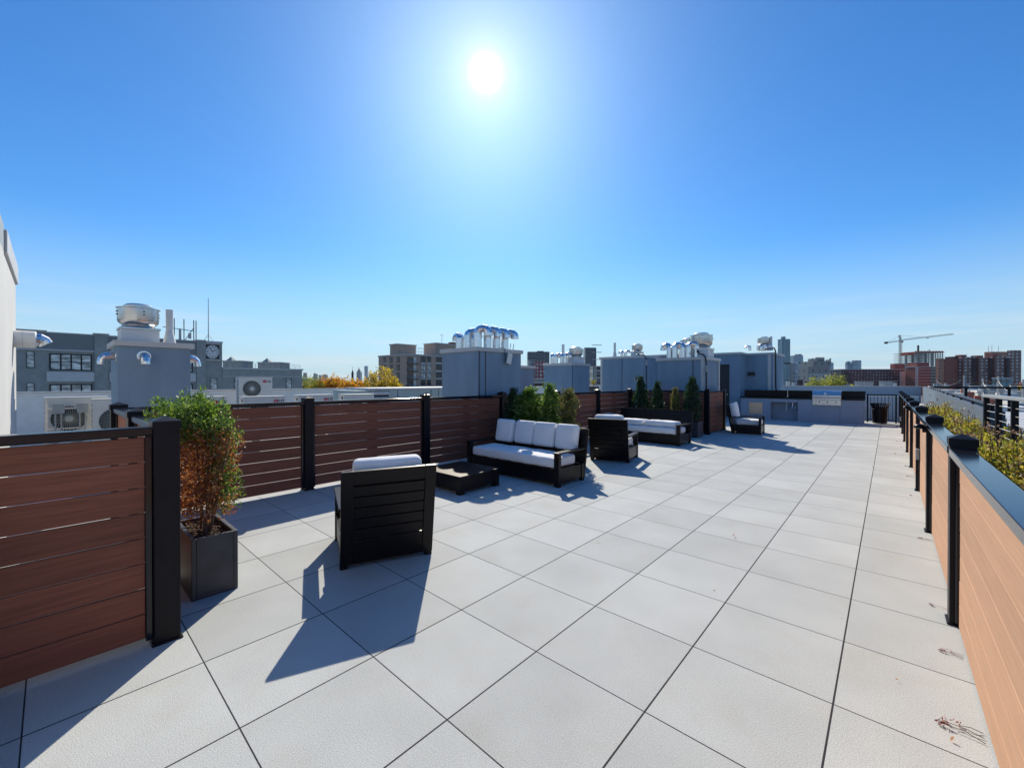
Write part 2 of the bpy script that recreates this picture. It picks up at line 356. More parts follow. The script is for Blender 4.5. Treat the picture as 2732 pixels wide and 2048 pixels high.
# ---------------------------------------------------------------- mesh helpers
class MB:
    def __init__(s): s.v, s.f = [], []
    def add(s, vs_, fs):
        o = len(s.v); s.v += [tuple(p) for p in vs_]; s.f += [tuple(i+o for i in f) for f in fs]; return s
    def box(s, x0, x1, y0, y1, z0, z1):
        return s.add([(x0,y0,z0),(x1,y0,z0),(x1,y1,z0),(x0,y1,z0),(x0,y0,z1),(x1,y0,z1),(x1,y1,z1),(x0,y1,z1)],
                     [(0,3,2,1),(4,5,6,7),(0,1,5,4),(1,2,6,5),(2,3,7,6),(3,0,4,7)])
    def obox(s, c, size, rz=0, rx=0, ry=0):
        m = Matrix.Translation(c) @ Euler((rx, ry, rz)).to_matrix().to_4x4()
        t = MB(); a, b, d = (k/2 for k in size); t.box(-a, a, -b, b, -d, d)
        return s.add([m @ Vector(p) for p in t.v], t.f)
    def beam(s, p0, p1, w, h=None):
        p0, p1 = Vector(p0), Vector(p1); h = h or w
        d = (p1-p0).normalized()
        a = d.cross(Vector((0, 0, 1))) if abs(d.z) < 0.95 else d.cross(Vector((0, 1, 0)))
        a.normalize(); b = d.cross(a)
        q = [p0+a*x*w/2+b*y*h/2 for x, y in ((-1,-1),(1,-1),(1,1),(-1,1))] + [p1+a*x*w/2+b*y*h/2 for x, y in ((-1,-1),(1,-1),(1,1),(-1,1))]
        return s.add(q, [(0,1,2,3),(7,6,5,4),(0,4,5,1),(1,5,6,2),(2,6,7,3),(3,7,4,0)])
    def tube(s, pts, r, n=8, caps=True):
        pts = [Vector(p) for p in pts]; rs = r if isinstance(r, (list, tuple)) else [r]*len(pts)
        o = len(s.v); N = len(pts)
        t0 = (pts[1]-pts[0]).normalized()
        a = t0.cross(Vector((0, 0, 1))) if abs(t0.z) < 0.9 else t0.cross(Vector((1, 0, 0)))
        a.normalize()
        for i, p in enumerate(pts):
            t = ((pts[min(i+1, N-1)]-pts[i]).normalized() + (pts[i]-pts[max(i-1, 0)]).normalized())
            t = t.normalized() if t.length > 1e-6 else t0
            a = (a - t*a.dot(t)); a.normalize(); b = t.cross(a)
            for k in range(n):
                an = 2*PI*k/n
                s.v.append(tuple(p + (a*math.cos(an)+b*math.sin(an))*rs[i]))
        for i in range(N-1):
            for k in range(n):
                k2 = (k+1) % n
                s.f.append((o+i*n+k, o+i*n+k2, o+(i+1)*n+k2, o+(i+1)*n+k))
        if caps:
            s.f.append(tuple(o+k for k in range(n))[::-1]); s.f.append(tuple(o+(N-1)*n+k for k in range(n)))
        return s
    def cyl(s, p0, p1, r0, r1=None, n=14):
        return s.tube([p0, p1], [r0, r0 if r1 is None else r1], n)
    def lathe(s, prof, c=(0, 0, 0), n=24):
        o = len(s.v)
        for r, z in prof:
            for k in range(n):
                a = 2*PI*k/n; s.v.append((c[0]+r*math.cos(a), c[1]+r*math.sin(a), c[2]+z))
        for i in range(len(prof)-1):
            for k in range(n):
                k2 = (k+1) % n
                s.f.append((o+i*n+k, o+i*n+k2, o+(i+1)*n+k2, o+(i+1)*n+k))
        s.f.append(tuple(o+k for k in range(n))[::-1]); s.f.append(tuple(o+(len(prof)-1)*n+k for k in range(n)))
        return s
    def prism(s, pts, z0, z1):
        n = len(pts)
        return s.add([(x, y, z0) for x, y in pts]+[(x, y, z1) for x, y in pts],
                     [tuple(range(n))[::-1], tuple(range(n, 2*n))]+[(i, (i+1) % n, n+(i+1) % n, n+i) for i in range(n)])
    def pyramid(s, x0, x1, y0, y1, z0, z1):
        return s.add([(x0,y0,z0),(x1,y0,z0),(x1,y1,z0),(x0,y1,z0),((x0+x1)/2,(y0+y1)/2,z1)], [(0,3,2,1),(0,1,4),(1,2,4),(2,3,4),(3,0,4)])
    def xf(s, m): s.v = [tuple(m @ Vector(p)) for p in s.v]; return s
    def mesh(s, name):
        me = bpy.data.meshes.new(name); me.from_pydata(s.v, [], s.f); me.update(); return me
    def build(s, name, m, parent=None, smooth=False, bevel=0, seg=2, label=None):
        me = s.mesh(name); me.materials.append(m)
        return link(name, me, parent, smooth, bevel, seg, label)
def link(name, me, parent=None, smooth=False, bevel=0, seg=2, label=None):
    o = bpy.data.objects.new(name, me); C.objects.link(o)
    if parent: o.parent = parent
    if smooth:
        me.polygons.foreach_set('use_smooth', [True]*len(me.polygons))
        me.set_sharp_from_angle(angle=R(38))
    if bevel:
        b = o.modifiers.new('bevel', 'BEVEL'); b.width = bevel; b.segments = seg; b.limit_method = 'ANGLE'; b.angle_limit = R(40)
    if label: o['label'] = label
    return o
def tag(o, label, cat, group=None, kind=None):
    o['label'] = label; o['category'] = cat
    if group: o['group'] = group
    if kind: o['kind'] = kind
    return o
def thing(name, label, cat, loc=(0, 0, 0), rz=0, group=None):
    o = bpy.data.objects.new(name, None); o.empty_display_size = 0.1; C.objects.link(o)
    o.location = loc; o.rotation_euler = (0, 0, rz)
    return tag(o, label, cat, group)
def structure(o): o['kind'] = 'structure'; return o
def copy_thing(src, loc, rz, label, scale=None):
    def rec(o, parent):
        c = o.copy(); C.objects.link(c); c.parent = parent
        for ch in o.children: rec(ch, c)
        return c
    r = rec(src, None); r.location = loc; r.rotation_euler = (0, 0, rz)
    if scale: r.scale = scale
    r['label'] = label
    return r

def cushion_mb(sx, sy, sz, r=0.045, crown=0.018, seed=0):
    "rounded, slightly crowned cushion, centred"
    rr = random.Random(seed)
    def ax(h):
        k = max(2, int((h-r)*2/0.09))
        return [-h, -h+r*0.3, -h+r*0.65] + [-(h-r)+2*(h-r)*i/k for i in range(k+1)] + [h-r*0.65, h-r*0.3, h]
    h = (sx/2, sy/2, sz/2)
    A = [ax(k) for k in h]
    mb = MB(); idx = {}
    ph = [rr.uniform(0, 6) for _ in range(4)]
    def vid(p):
        key = tuple(round(c, 5) for c in p)
        if key in idx: return idx[key]
        q = [max(-(h[i]-r), min(h[i]-r, p[i])) for i in range(3)]
        d = Vector([p[i]-q[i] for i in range(3)])
        w = Vector(q) + (d.normalized()*r if d.length > 1e-7 else d)
        nx, ny, nz = w.x/h[0], w.y/h[1], w.z/h[2]
        thin = min(range(3), key=lambda i: h[i])
        o = [i for i in range(3) if i != thin]
        cr = crown*(1-(w[o[0]]/h[o[0]])**2)*(1-(w[o[1]]/h[o[1]])**2)
        w[thin] += (1 if w[thin] > 0 else -1)*cr
        wob = 0.006*math.sin(w.x*11+ph[0])*math.sin(w.y*9+ph[1]) + 0.004*math.sin(w.x*23+w.z*17+ph[2])
        w[thin] += wob*(1 if w[thin] > 0 else -1)*0.7
        idx[key] = len(mb.v); mb.v.append(tuple(w)); return idx[key]
    for a in range(3):
        b, c = (a+1) % 3, (a+2) % 3
        for s in (-1, 1):
            for i in range(len(A[b])-1):
                for j in range(len(A[c])-1):
                    quad = []
                    for di, dj in ((0, 0), (1, 0), (1, 1), (0, 1)):
                        p = [0, 0, 0]; p[a] = s*h[a]; p[b] = A[b][i+di]; p[c] = A[c][j+dj]; quad.append(vid(p))
                    mb.f.append(tuple(quad if s > 0 else quad[::-1]))
    return mb

def text_mb(txt, size, depth=0.004):
    cu = bpy.data.curves.new('t', 'FONT'); cu.body = txt; cu.size = size; cu.extrude = depth; cu.offset = size*0.012
    cu.align_x = 'CENTER'; cu.align_y = 'CENTER'
    ob = bpy.data.objects.new('t', cu); C.objects.link(ob)
    dg = bpy.context.evaluated_depsgraph_get(); me = bpy.data.meshes.new_from_object(ob.evaluated_get(dg))
    mb = MB(); mb.add([v.co[:] for v in me.vertices], [tuple(p.vertices) for p in me.polygons])
    bpy.data.objects.remove(ob); bpy.data.curves.remove(cu); bpy.data.meshes.remove(me)
    return mb
# ---------------------------------------------------------------- ground, roof, deck
g = MB(); g.box(-7000, 7000, -1500, 7500, -14.5, -14.0)
structure(g.build('ground', M_GROUND))
g = MB(); g.prism([(-17.3, -14), (0.98, -14), (0.98, 8.0), (2.18, 48.3), (-17.3, 48.3)], -13.996, -0.15)
structure(g.build('roof_surface', M_ROOF))
g = MB(); g.box(-6.36, 0.43, -7, 21.9, -0.05, 0.0)
structure(g.build('deck_floor', M_PAVER))

# ---------------------------------------------------------------- fences
def post_parts(root, x, y, z1, w=0.125):
    p = MB(); p.box(x-w/2, x+w/2, y-w/2, y+w/2, 0.0, z1-0.045)
    p.box(x-w/2-0.012, x+w/2+0.012, y-w/2-0.012, y+w/2+0.012, 0.0005, 0.012)
    po = p.build('post', M_BLACK, root, bevel=0.005)
    c = MB(); k = w/2+0.006
    c.box(x-k, x+k, y-k, y+k, z1-0.075, z1-0.028); c.pyramid(x-k-0.003, x+k+0.003, y-k-0.003, y+k+0.003, z1-0.03, z1)
    cp = c.build('post_cap', M_BLACK, po)
def fence_run(name, label, loc, rz, posts, L0, L1, deck=-1, rail_z=1.30, post_z=1.36, nb=8, z0=0.045, gap=0.007,
              railw=0.10, group=None, board_off=0.0, w=0.125, railt=0.042, lp=0.0, bm=None):
    "local x runs along the fence; deck = side (-1/+1 of local y) that faces the deck"
    root = thing(name, label, 'fence', loc, rz, group)
    for x in posts: post_parts(root, x, lp, post_z, w)
    ends = sorted(set([L0]+[p for p in posts if L0 < p < L1]+[L1]))
    rr = random.Random(int(loc[0]*100+loc[1]*10))
    for a, b in zip(ends[:-1], ends[1:]):
        a += w/2 if any(abs(a-p) < 1e-6 for p in posts) else 0
        b -= w/2 if any(abs(b-p) < 1e-6 for p in posts) else 0
        r_ = MB(); r_.box(a+0.001, b-0.001, -railw/2, railw/2, rail_z-railt, rail_z)
        r_.box(a+0.001, b-0.001, -0.02, 0.02, rail_z-railt-0.012, rail_z-railt-0.0005)
        for e in (a+0.0015, b-0.0335): r_.box(e, e+0.032, board_off-0.026, board_off+0.026, 0.03, rail_z-railt-0.013)
        r_.build('top_rail', M_RAIL, root, bevel=0.004)
        bd = MB(); ht = (rail_z-railt-0.014-z0)/nb
        for i in range(nb):
            zz = z0+i*ht; j = rr.uniform(-0.0015, 0.0015); y0 = board_off-0.011+j
            bd.box(a+0.034, b-0.034, y0, y0+0.022, zz, zz+ht-gap)
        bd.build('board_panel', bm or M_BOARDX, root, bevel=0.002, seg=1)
        bt = MB(); m = (a+b)/2; yb = board_off+(0.015 if deck < 0 else -0.033)
        bt.box(m-0.09, m+0.09, yb, yb+0.018, z0+0.01, rail_z-railt-0.015)
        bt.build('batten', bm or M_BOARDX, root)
    return root
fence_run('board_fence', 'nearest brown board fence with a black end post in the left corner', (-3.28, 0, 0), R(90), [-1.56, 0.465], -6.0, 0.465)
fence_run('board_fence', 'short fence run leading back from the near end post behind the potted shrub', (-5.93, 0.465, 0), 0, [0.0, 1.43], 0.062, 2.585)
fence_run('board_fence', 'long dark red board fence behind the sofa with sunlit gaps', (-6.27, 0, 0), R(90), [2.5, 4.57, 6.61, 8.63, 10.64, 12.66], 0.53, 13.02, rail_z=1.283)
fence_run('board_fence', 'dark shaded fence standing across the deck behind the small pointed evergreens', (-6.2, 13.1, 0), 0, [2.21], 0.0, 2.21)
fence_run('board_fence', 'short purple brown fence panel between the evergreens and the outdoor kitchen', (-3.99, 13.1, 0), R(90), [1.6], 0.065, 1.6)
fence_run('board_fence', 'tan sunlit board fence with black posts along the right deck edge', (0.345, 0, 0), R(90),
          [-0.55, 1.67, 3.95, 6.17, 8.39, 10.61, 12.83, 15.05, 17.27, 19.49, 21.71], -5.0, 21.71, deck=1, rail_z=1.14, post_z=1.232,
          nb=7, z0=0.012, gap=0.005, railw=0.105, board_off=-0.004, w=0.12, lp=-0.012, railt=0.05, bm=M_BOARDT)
# small things fixed to the fences
def box_thing(name, label, cat, parts, loc=(0, 0, 0), rz=0, group=None, m=M_GREYBOX):
    t = thing(name, label, cat, loc, rz, group)
    for pn, mb, mm, bv in parts: mb.build(pn, mm, t, bevel=bv)
    return t
def outlet(loc, label):
    t = thing('outlet_box', label, 'outlet box', loc, 0, 'outlet boxes on the right fence')
    MB().box(-0.045, 0, -0.05, 0.05, -0.075, 0.075).build('cover', M_GREYBOX, t, bevel=0.008)
    MB().box(-0.001, 0.035, -0.06, 0.06, -0.085, 0.085).build('back_box', M_CONDUIT, t, bevel=0.004)
    MB().tube([(-0.01, 0, -0.085), (-0.01, 0, -0.45)], 0.008, 6).build('conduit', M_CONDUIT, t)
outlet((0.335, 8.30, 0.535), 'grey weatherproof outlet box on the tan fence, the one nearer the camera')
outlet((0.335, 19.4, 0.30), 'small grey outlet box on the tan fence beside the black trash can')
def lightfix(loc, label):
    t = thing('post_light', label, 'light', loc, 0, 'small lights on the right fence posts')
    MB().lathe([(0.001, 0.035), (0.03, 0.028), (0.045, 0.01), (0.047, -0.01), (0.03, -0.02), (0.001, -0.02)], (-0.05, 0, 0), 14).build('hood', M_FURN, t, smooth=True)
    MB().box(-0.03, 0.0, -0.018, 0.018, -0.055, 0.005).build('bracket', M_BLACK, t, bevel=0.003)
lightfix((0.297, 6.17, 1.09), 'round hooded light on the second black post of the tan fence')
lightfix((0.297, 10.61, 1.09), 'tiny round light on the fence post farther along the tan fence')

# ---------------------------------------------------------------- lounge furniture
def lounge(name, label, cat, W, D=0.80, nback=1, backs=True, group=None, H=0.87):
    ch = H-0.405
    t = thing(name, label, cat, (0, 0, 0), 0, group)
    y0, y1 = -D/2, D/2
    a = MB()
    a.box(-W/2+0.012, W/2-0.012, y1-0.035, y1-0.012, 0.055, 0.262)
    a.box(-W/2+0.012, W/2-0.012, y0+0.035, y0+0.058, 0.055, 0.235)
    for s in (-1, 1): a.box(s*(W/2-0.024)-0.012, s*(W/2-0.024)+0.012, y0+0.059, y1-0.036, 0.055, 0.262)
    a.box(-W/2+0.04, W/2-0.04, y0+0.06, y1-0.04, 0.235, 0.255)
    a.build('base_frame', M_FURN, t, bevel=0.003)
    for s in (-1, 1):
        l_ = MB(); l_.box(s*(W/2-0.045)-0.045, s*(W/2-0.045)+0.045, y1-0.065, y1, 0, 0.488); l_.build('leg', M_FURN, t, bevel=0.004)
        r_ = MB(); r_.obox((s*(W/2-0.03), y0+0.06, 0.135), (0.06, 0.075, 0.27)); r_.build('leg', M_FURN, t, bevel=0.004)
        ar = MB(); ar.box(s*(W/2-0.042)-0.052, s*(W/2-0.042)+0.052, y0+0.01, y1+0.012, 0.489, 0.515); ar.build('armrest', M_FURN, t, bevel=0.005)
    # sloping back, built upright then leaned
    b = MB(); hb = H-0.05; th = 0.035
    b.box(-W/2, -W/2+0.095, 0, th, 0.0, hb); b.box(W/2-0.095, W/2, 0, th, 0.0, hb)
    b.box(-W/2+0.095, W/2-0.095, 0, th, hb-0.115, hb)
    nsl = 5; zz0, zz1 = 0.215, hb-0.127; hh = (zz1-zz0)/nsl
    for i in range(nsl): b.box(-W/2+0.095, W/2-0.095, 0.006, th-0.0105, zz0+i*hh, zz0+(i+1)*hh-0.008)
    b.box(-W/2+0.095, W/2-0.095, 0.004, th-0.002, 0.0, 0.205)
    b.box(-W/2+0.095, W/2-0.095, th-0.0095, th-0.0015, zz0, hb-0.116)
    lean = Matrix.Translation((0, y0+0.045, 0.045)) @ Euler((R(11), 0, 0)).to_matrix().to_4x4() @ Matrix.Translation((0, -th, 0))
    b.xf(lean); b.build('backrest', M_FURN, t, bevel=0.004)
    sw = W-0.19
    cushion_mb(sw, D-0.15, 0.155, seed=int(W*10)).xf(Matrix.Translation((0, 0.045, 0.262+0.0785))).build('seat_cushion', M_FABRIC, t, smooth=True)
    if backs:
        cw = sw/nback
        for i in range(nback):
            m = Matrix.Translation((-sw/2+cw*(i+0.5), y0+0.055, 0.045)) @ Euler((R(11+1.5*((i*7) % 3-1)), 0, R(1.2*((i*5) % 3-1)))).to_matrix().to_4x4() @ Matrix.Translation((0, 0.075+0.012, 0.405+ch/2))
            cushion_mb(cw-0.012-(0.03 if (nback > 2 and i in (0, 3)) else 0), 0.145, ch, r=0.055, crown=0.022, seed=i+int(W*7)).xf(m).build('back_cushion', M_FABRIC, t, smooth=True)
    return t
arm1 = lounge('lounge_chair', 'dark slatted lounge chair seen from behind on the nearest pavers, beside the low table', 'armchair', 0.776, group='lounge chairs on the deck')
arm1.location = (-3.577, 2.10, 0); arm1.rotation_euler = (0, 0, R(68))
copy_thing(arm1, (-4.16, 7.74, 0), R(13), 'dark lounge chair seen from behind just right of the big white sofa')
copy_thing(arm1, (-3.20, 14.36, 0), R(-86), 'lounge chair seen from the side in front of the outdoor kitchen')
copy_thing(arm1, (-5.5, 7.85, 0), R(4), 'lounge chair mostly hidden by the bushy evergreens behind the sofa')
sofa1 = lounge('outdoor_sofa', 'dark framed sofa with four upright white back cushions beside the low table', 'sofa', 2.02, 0.72, 4, group='sofas on the deck', H=0.82)
sofa1.location = (-4.61, 5.37, 0); sofa1.rotation_euler = (0, 0, R(180))
sofa2 = lounge('outdoor_sofa', 'farther sofa whose white back cushions lie flat on its seat', 'sofa', 2.02, 0.80, 0, False, group='sofas on the deck', H=0.84)
sofa2.location = (-4.76, 10.62, 0); sofa2.rotation_euler = (0, 0, R(180))
for i, (x, y, rz) in enumerate(((-0.44, -0.02, 2), (0.40, 0.0, -2))):
    m = Matrix.Translation((x, 0.04, 0.42+0.075)) @ Euler((R(1.5), R(1.5*(i-0.5)), R(rz))).to_matrix().to_4x4()
    cushion_mb(0.80, 0.48, 0.13, r=0.05, crown=0.02, seed=31+i).xf(m).build('back_cushion', M_FABRIC, sofa2, smooth=True)
t = tag(cushion_mb(0.46, 0.46, 0.14, r=0.055, crown=0.025, seed=41).build('loose_cushion', M_FABRIC, smooth=True), 'white cushion lying on the left arm end of the farther sofa', 'cushion')
t.location = (-5.74, 10.45, 0.587); t.rotation_euler = (0, R(3), R(8))

def low_table(label, loc, rz, sx, sy):
    t = thing('coffee_table', label, 'table', loc, rz)
    MB().box(-sx/2, sx/2, -sy/2, sy/2, 0.225, 0.26).build('table_top', M_FURN, t, bevel=0.004)
    a = MB()
    for s in (-1, 1):
        a.box(-sx/2+0.012, sx/2-0.012, s*(sy/2-0.022)-0.01, s*(sy/2-0.022)+0.01, 0.055, 0.2245)
        a.box(s*(sx/2-0.022)-0.01, s*(sx/2-0.022)+0.01, -sy/2+0.033, sy/2-0.033, 0.055, 0.2245)
    a.build('apron', M_FURN, t, bevel=0.003)
    for sx_ in (-1, 1):
        for sy_ in (-1, 1):
            MB().box(sx_*(sx/2-0.05)-0.045, sx_*(sx/2-0.05)+0.045, sy_*(sy/2-0.05)-0.045, sy_*(sy/2-0.05)+0.045, 0, 0.224).build('leg', M_FURN, t, bevel=0.003)
low_table('low dark wooden coffee table between the near chair and the sofa, half in sun', (-4.80, 4.15, 0), 0, 0.88, 0.79)

# ---------------------------------------------------------------- planters and shrubs
def planter(label, loc, rz, sx, sy, h=0.44):
    t = thing('planter', label, 'planter', loc, rz, 'dark square planters')
    w = 0.028; p = MB()
    p.box(-sx/2, sx/2, -sy/2, -sy/2+w, 0, h); p.box(-sx/2, sx/2, sy/2-w, sy/2, 0, h)
    p.box(-sx/2, -sx/2+w, -sy/2+w, sy/2-w, 0, h); p.box(sx/2-w, sx/2, -sy/2+w, sy/2-w, 0, h)
    p.build('tub', M_PLANTER, t, bevel=0.004)
    g = MB(); n = 14; rr = random.Random(3)
    hv = [[rr.uniform(-0.012, 0.012) for _ in range(n+1)] for _ in range(n+1)]
    vs_ = [(-sx/2+w+(sx-2*w)*i/n, -sy/2+w+(sy-2*w)*j/n, h-0.045+hv[i][j]) for i in range(n+1) for j in range(n+1)]
    g.add(vs_, [(i*(n+1)+j, (i+1)*(n+1)+j, (i+1)*(n+1)+j+1, i*(n+1)+j+1) for i in range(n) for j in range(n)])
    for _ in range(160):
        g.obox((rr.uniform(-sx/2+0.05, sx/2-0.05), rr.uniform(-sy/2+0.05, sy/2-0.05), h-0.038+rr.uniform(0, 0.012)),
               (rr.uniform(0.012, 0.04), rr.uniform(0.006, 0.014), 0.006), rr.uniform(0, 6), rr.uniform(-0.4, 0.4), rr.uniform(-0.4, 0.4))
    g.build('mulch', M_MULCH, t)
    return t
def leaves(mb, c, rad, n, s, rr, up=0.0, squash=1.0):
    for _ in range(n):
        while True:
            p = Vector((rr.uniform(-1, 1), rr.uniform(-1, 1), rr.uniform(-1, 1)))
            if p.length <= 1: break
        p = Vector(c) + Vector((p.x*rad, p.y*rad, p.z*rad*squash))
        a = Vector((rr.gauss(0, 1), rr.gauss(0, 1), rr.gauss(0, 1)+up)).normalized()
        b = a.orthogonal(); b.rotate(Matrix.Rotation(rr.uniform(0, 6.28), 3, a)); b.normalize()
        L = s*rr.uniform(0.6, 1.35); w = L*rr.uniform(0.35, 0.6)
        mb.add([p-b*w*0.3, p+a*L*0.5-b*w*0.5, p+a*L, p+a*L*0.5+b*w*0.5], [(0, 1, 2, 3)])

# the near shrub: green plumes over browned twigs on five bare stems
sh = thing('potted_shrub', 'half browned evergreen shrub with bare stems in the near planter, green at top and rim', 'shrub', (-3.96, 0.82, 0.39))
rr = random.Random(11)
st = MB(); tips = []
for i in range(9):
    x, y = rr.uniform(-0.17, 0.2), rr.uniform(-0.07, 0.07); q = Vector((x*0.5, y*0.6, -0.02)); pts = [tuple(q)]
    dx, dy = rr.uniform(-0.02, 0.02)+x*0.10, rr.uniform(-0.02, 0.02)
    nseg = 8
    for k in range(nseg):
        q = q + Vector((dx+rr.uniform(-0.012, 0.012), dy+rr.uniform(-0.012, 0.012), 0.105)); pts.append(tuple(q))
        if k > 1:
            for _ in range(2):
                d = Vector((rr.uniform(-1, 1), rr.uniform(-1, 1), rr.uniform(0.1, 0.9))).normalized()*rr.uniform(0.08, 0.2)
                st.tube([tuple(q), tuple(q+d*0.5+Vector((0, 0, 0.01))), tuple(q+d)], [0.004, 0.003, 0.0015], 5)
    st.tube(pts, [0.012-0.0011*k for k in range(nseg+1)], 7)
st.build('stem', M_STEM, sh)
RV = Vector((RT.x, RT.y, 0)); FV = Vector((FW.x, FW.y, 0)).normalized()
br, gr = MB(), MB()
def shpos(a, z, f): return RV*a + FV*f + Vector((0, 0, z))
for _ in range(440):
    z = rr.uniform(0.15, 0.84); a = rr.uniform(-0.30, 0.17); f = rr.uniform(-0.2, 0.18)
    leaves(br, shpos(a+0.03, z, f), rr.uniform(0.035, 0.06), 16, 0.028, rr)
for _ in range(230):                                                     # crown of green above
    a = rr.gauss(-0.07, 0.12); z = 0.83+rr.uniform(-0.05, 0.22)-abs(a+0.05)*0.42; f = rr.uniform(-0.19, 0.19)
    leaves(gr, shpos(a, z, f), rr.uniform(0.035, 0.065), 17, 0.028, rr, 0.5)
for _ in range(105):                                                     # green down the right edge
    z = rr.uniform(0.2, 0.90); a = 0.17+0.045*math.sin(z*7)+rr.uniform(-0.04, 0.04)
    leaves(gr, shpos(a, z, rr.uniform(-0.14, 0.14)), rr.uniform(0.03, 0.055), 16, 0.027, rr, 0.4)
for (a0, z0, f0, n, s) in ((-0.20, 0.98, 0.08, 60, 0.09), (-0.02, 0.96, 0.04, 34, 0.06), (-0.42, 0.96, 0.12, 34, 0.07), (-0.50, 0.99, 0.12, 18, 0.05), (-0.17, 1.07, 0.1, 18, 0.045), (0.10, 0.86, -0.04, 40, 0.06), (-0.30, 0.90, 0.08, 34, 0.08)):
    for _ in range(n):
        leaves(gr, shpos(a0+rr.gauss(0, s), z0+rr.gauss(0, s*0.6), f0+rr.gauss(0, s)), rr.uniform(0.03, 0.05), 15, 0.028, rr, 0.7)
br.build('browned_foliage', M_BROWN, sh); gr.build('crown', M_GREEN, sh)
sh.scale = (0.86, 0.86, 0.97)
planter('dark planter with a mulch bed holding the half browned shrub beside the near end post', (-3.975, 0.805, 0), 0, 0.61, 0.285)

def evergreen(label, kind, loc, rz, scale):
    if kind in EV: return copy_thing(EV[kind], loc, rz, label, scale)
    t = thing('arborvitae', label, 'shrub', loc, rz, 'arborvitae in planters'); t.scale = scale
    rr = random.Random(kind*17+5); m = MB()
    prof = {0: lambda u: 0.27*(1-u**5)*(0.8+0.25*math.sin(u*9)), 1: lambda u: 0.24*(1-u)**0.5*(0.6+0.4*min(1, u*5)), 2: lambda u: 0.25*(1-u**4)*(0.8+0.3*math.sin(u*8+1))}[kind]
    n = 560
    ph = [rr.uniform(0, 6.28) for _ in range(6)]
    for i in range(n):
        u = rr.random()**0.9; an = rr.uniform(0, 2*PI)
        lob = 1+0.14*math.sin(2*an+ph[0]+4*u)+0.14*math.sin(3*an+ph[1]-6*u)+0.10*math.sin(11*u+ph[2]+an)
        r_ = prof(u)*math.sqrt(rr.uniform(0.12, 1.0))*lob
        top = 1-0.10*(1+math.sin(2*an+ph[3]))*min(1, r_/0.1)
        leaves(m, (r_*math.cos(an), r_*math.sin(an), 0.06+u*0.92*top), rr.uniform(0.022, 0.045), 15, 0.034, rr, 1.0, 1.5)
    for i in range(7):
        an = rr.uniform(0, 6.28); r_ = rr.uniform(0, 0.12)
        for k in range(4): leaves(m, (r_*math.cos(an), r_*math.sin(an), 0.94+k*0.025), 0.03, 8, 0.03, rr, 1.5)
    m.build('crown', [M_GREEN, M_GREEN_D, M_GREEN_Y][kind], t)
    s = MB()
    for i in range(4):
        a = i*1.6; s.tube([(0.03*math.cos(a), 0.03*math.sin(a), -0.02), (0.07*math.cos(a), 0.07*math.sin(a), 0.35), (0.09*math.cos(a+0.4), 0.09*math.sin(a+0.4), 0.7)], [0.014, 0.009, 0.004], 6)
    s.build('stem', M_STEM, t)
    EV[kind] = t
    return t
EV = {}
def potted(x, y, kind, ztop, label, plabel, wid=1.0, psx=0.46, rz=0.0):
    planter(plabel, (x, y, 0), 0, psx, 0.42)
    h = ztop-0.395
    evergreen(label, kind, (x, y, 0.395), rz, (wid, wid, h))
potted(-5.42, 6.52, 0, 1.43, 'round bushy evergreen behind the left half of the white sofa', 'planter hidden behind the left half of the white sofa', 1.75, 0.5, rz=0.5)
potted(-4.90, 6.52, 0, 1.50, 'two peaked green evergreen behind the middle of the white sofa', 'planter behind the middle of the white sofa', 1.15, rz=2.2)
potted(-4.47, 6.52, 2, 1.41, 'yellowing bushy evergreen behind the right end of the white sofa', 'dark planter at the right end of the white sofa', 1.1, rz=2.6)
potted(-5.86, 6.50, 1, 1.40, 'dark thin evergreen beside the fence corner post behind the sofa', 'planter by the fence post behind the sofa', 1.0, 0.36, rz=4.0)
potted(-5.72, 12.3, 1, 1.70, 'tall pointed evergreen at the left behind the farther sofa', 'planter at the left behind the farther sofa', 1.3, rz=0.3)
potted(-5.18, 12.3, 1, 1.54, 'second pointed evergreen behind the farther sofa, a little shorter', 'second planter behind the farther sofa', 1.1, rz=1.9)
potted(-4.66, 12.3, 2, 1.36, 'small shaded evergreen with one sunlit edge behind the farther sofa', 'third planter behind the farther sofa', 0.8, rz=3.2)
potted(-4.17, 12.3, 1, 1.66, 'tall dark evergreen at the right behind the farther sofa', 'planter at the right behind the farther sofa', 1.3, rz=4.4)
def dry_leaf(loc, label):
    m = MB(); rr = random.Random(int(loc[1]*10))
    m.add([(-0.10, -0.02, 0.0), (-0.02, -0.03, 0.018), (0.03, 0.02, 0.012), (-0.03, 0.03, 0.022)], [(0, 1, 2, 3)])
    m.add([(0.0, -0.02, 0.02), (0.09, 0.0, 0.045), (0.06, 0.035, 0.04), (0.0, 0.03, 0.024)], [(0, 1, 2, 3)])
    o = tag(m.build('dry_leaf', M_STEM), label, 'leaf'); o.location = loc
    sd = o.modifiers.new('solid', 'SOLIDIFY'); sd.thickness = 0.004
dry_leaf((-6.27, 4.57, 1.335), 'dark curled leaf resting on the fence post cap behind the near chair')

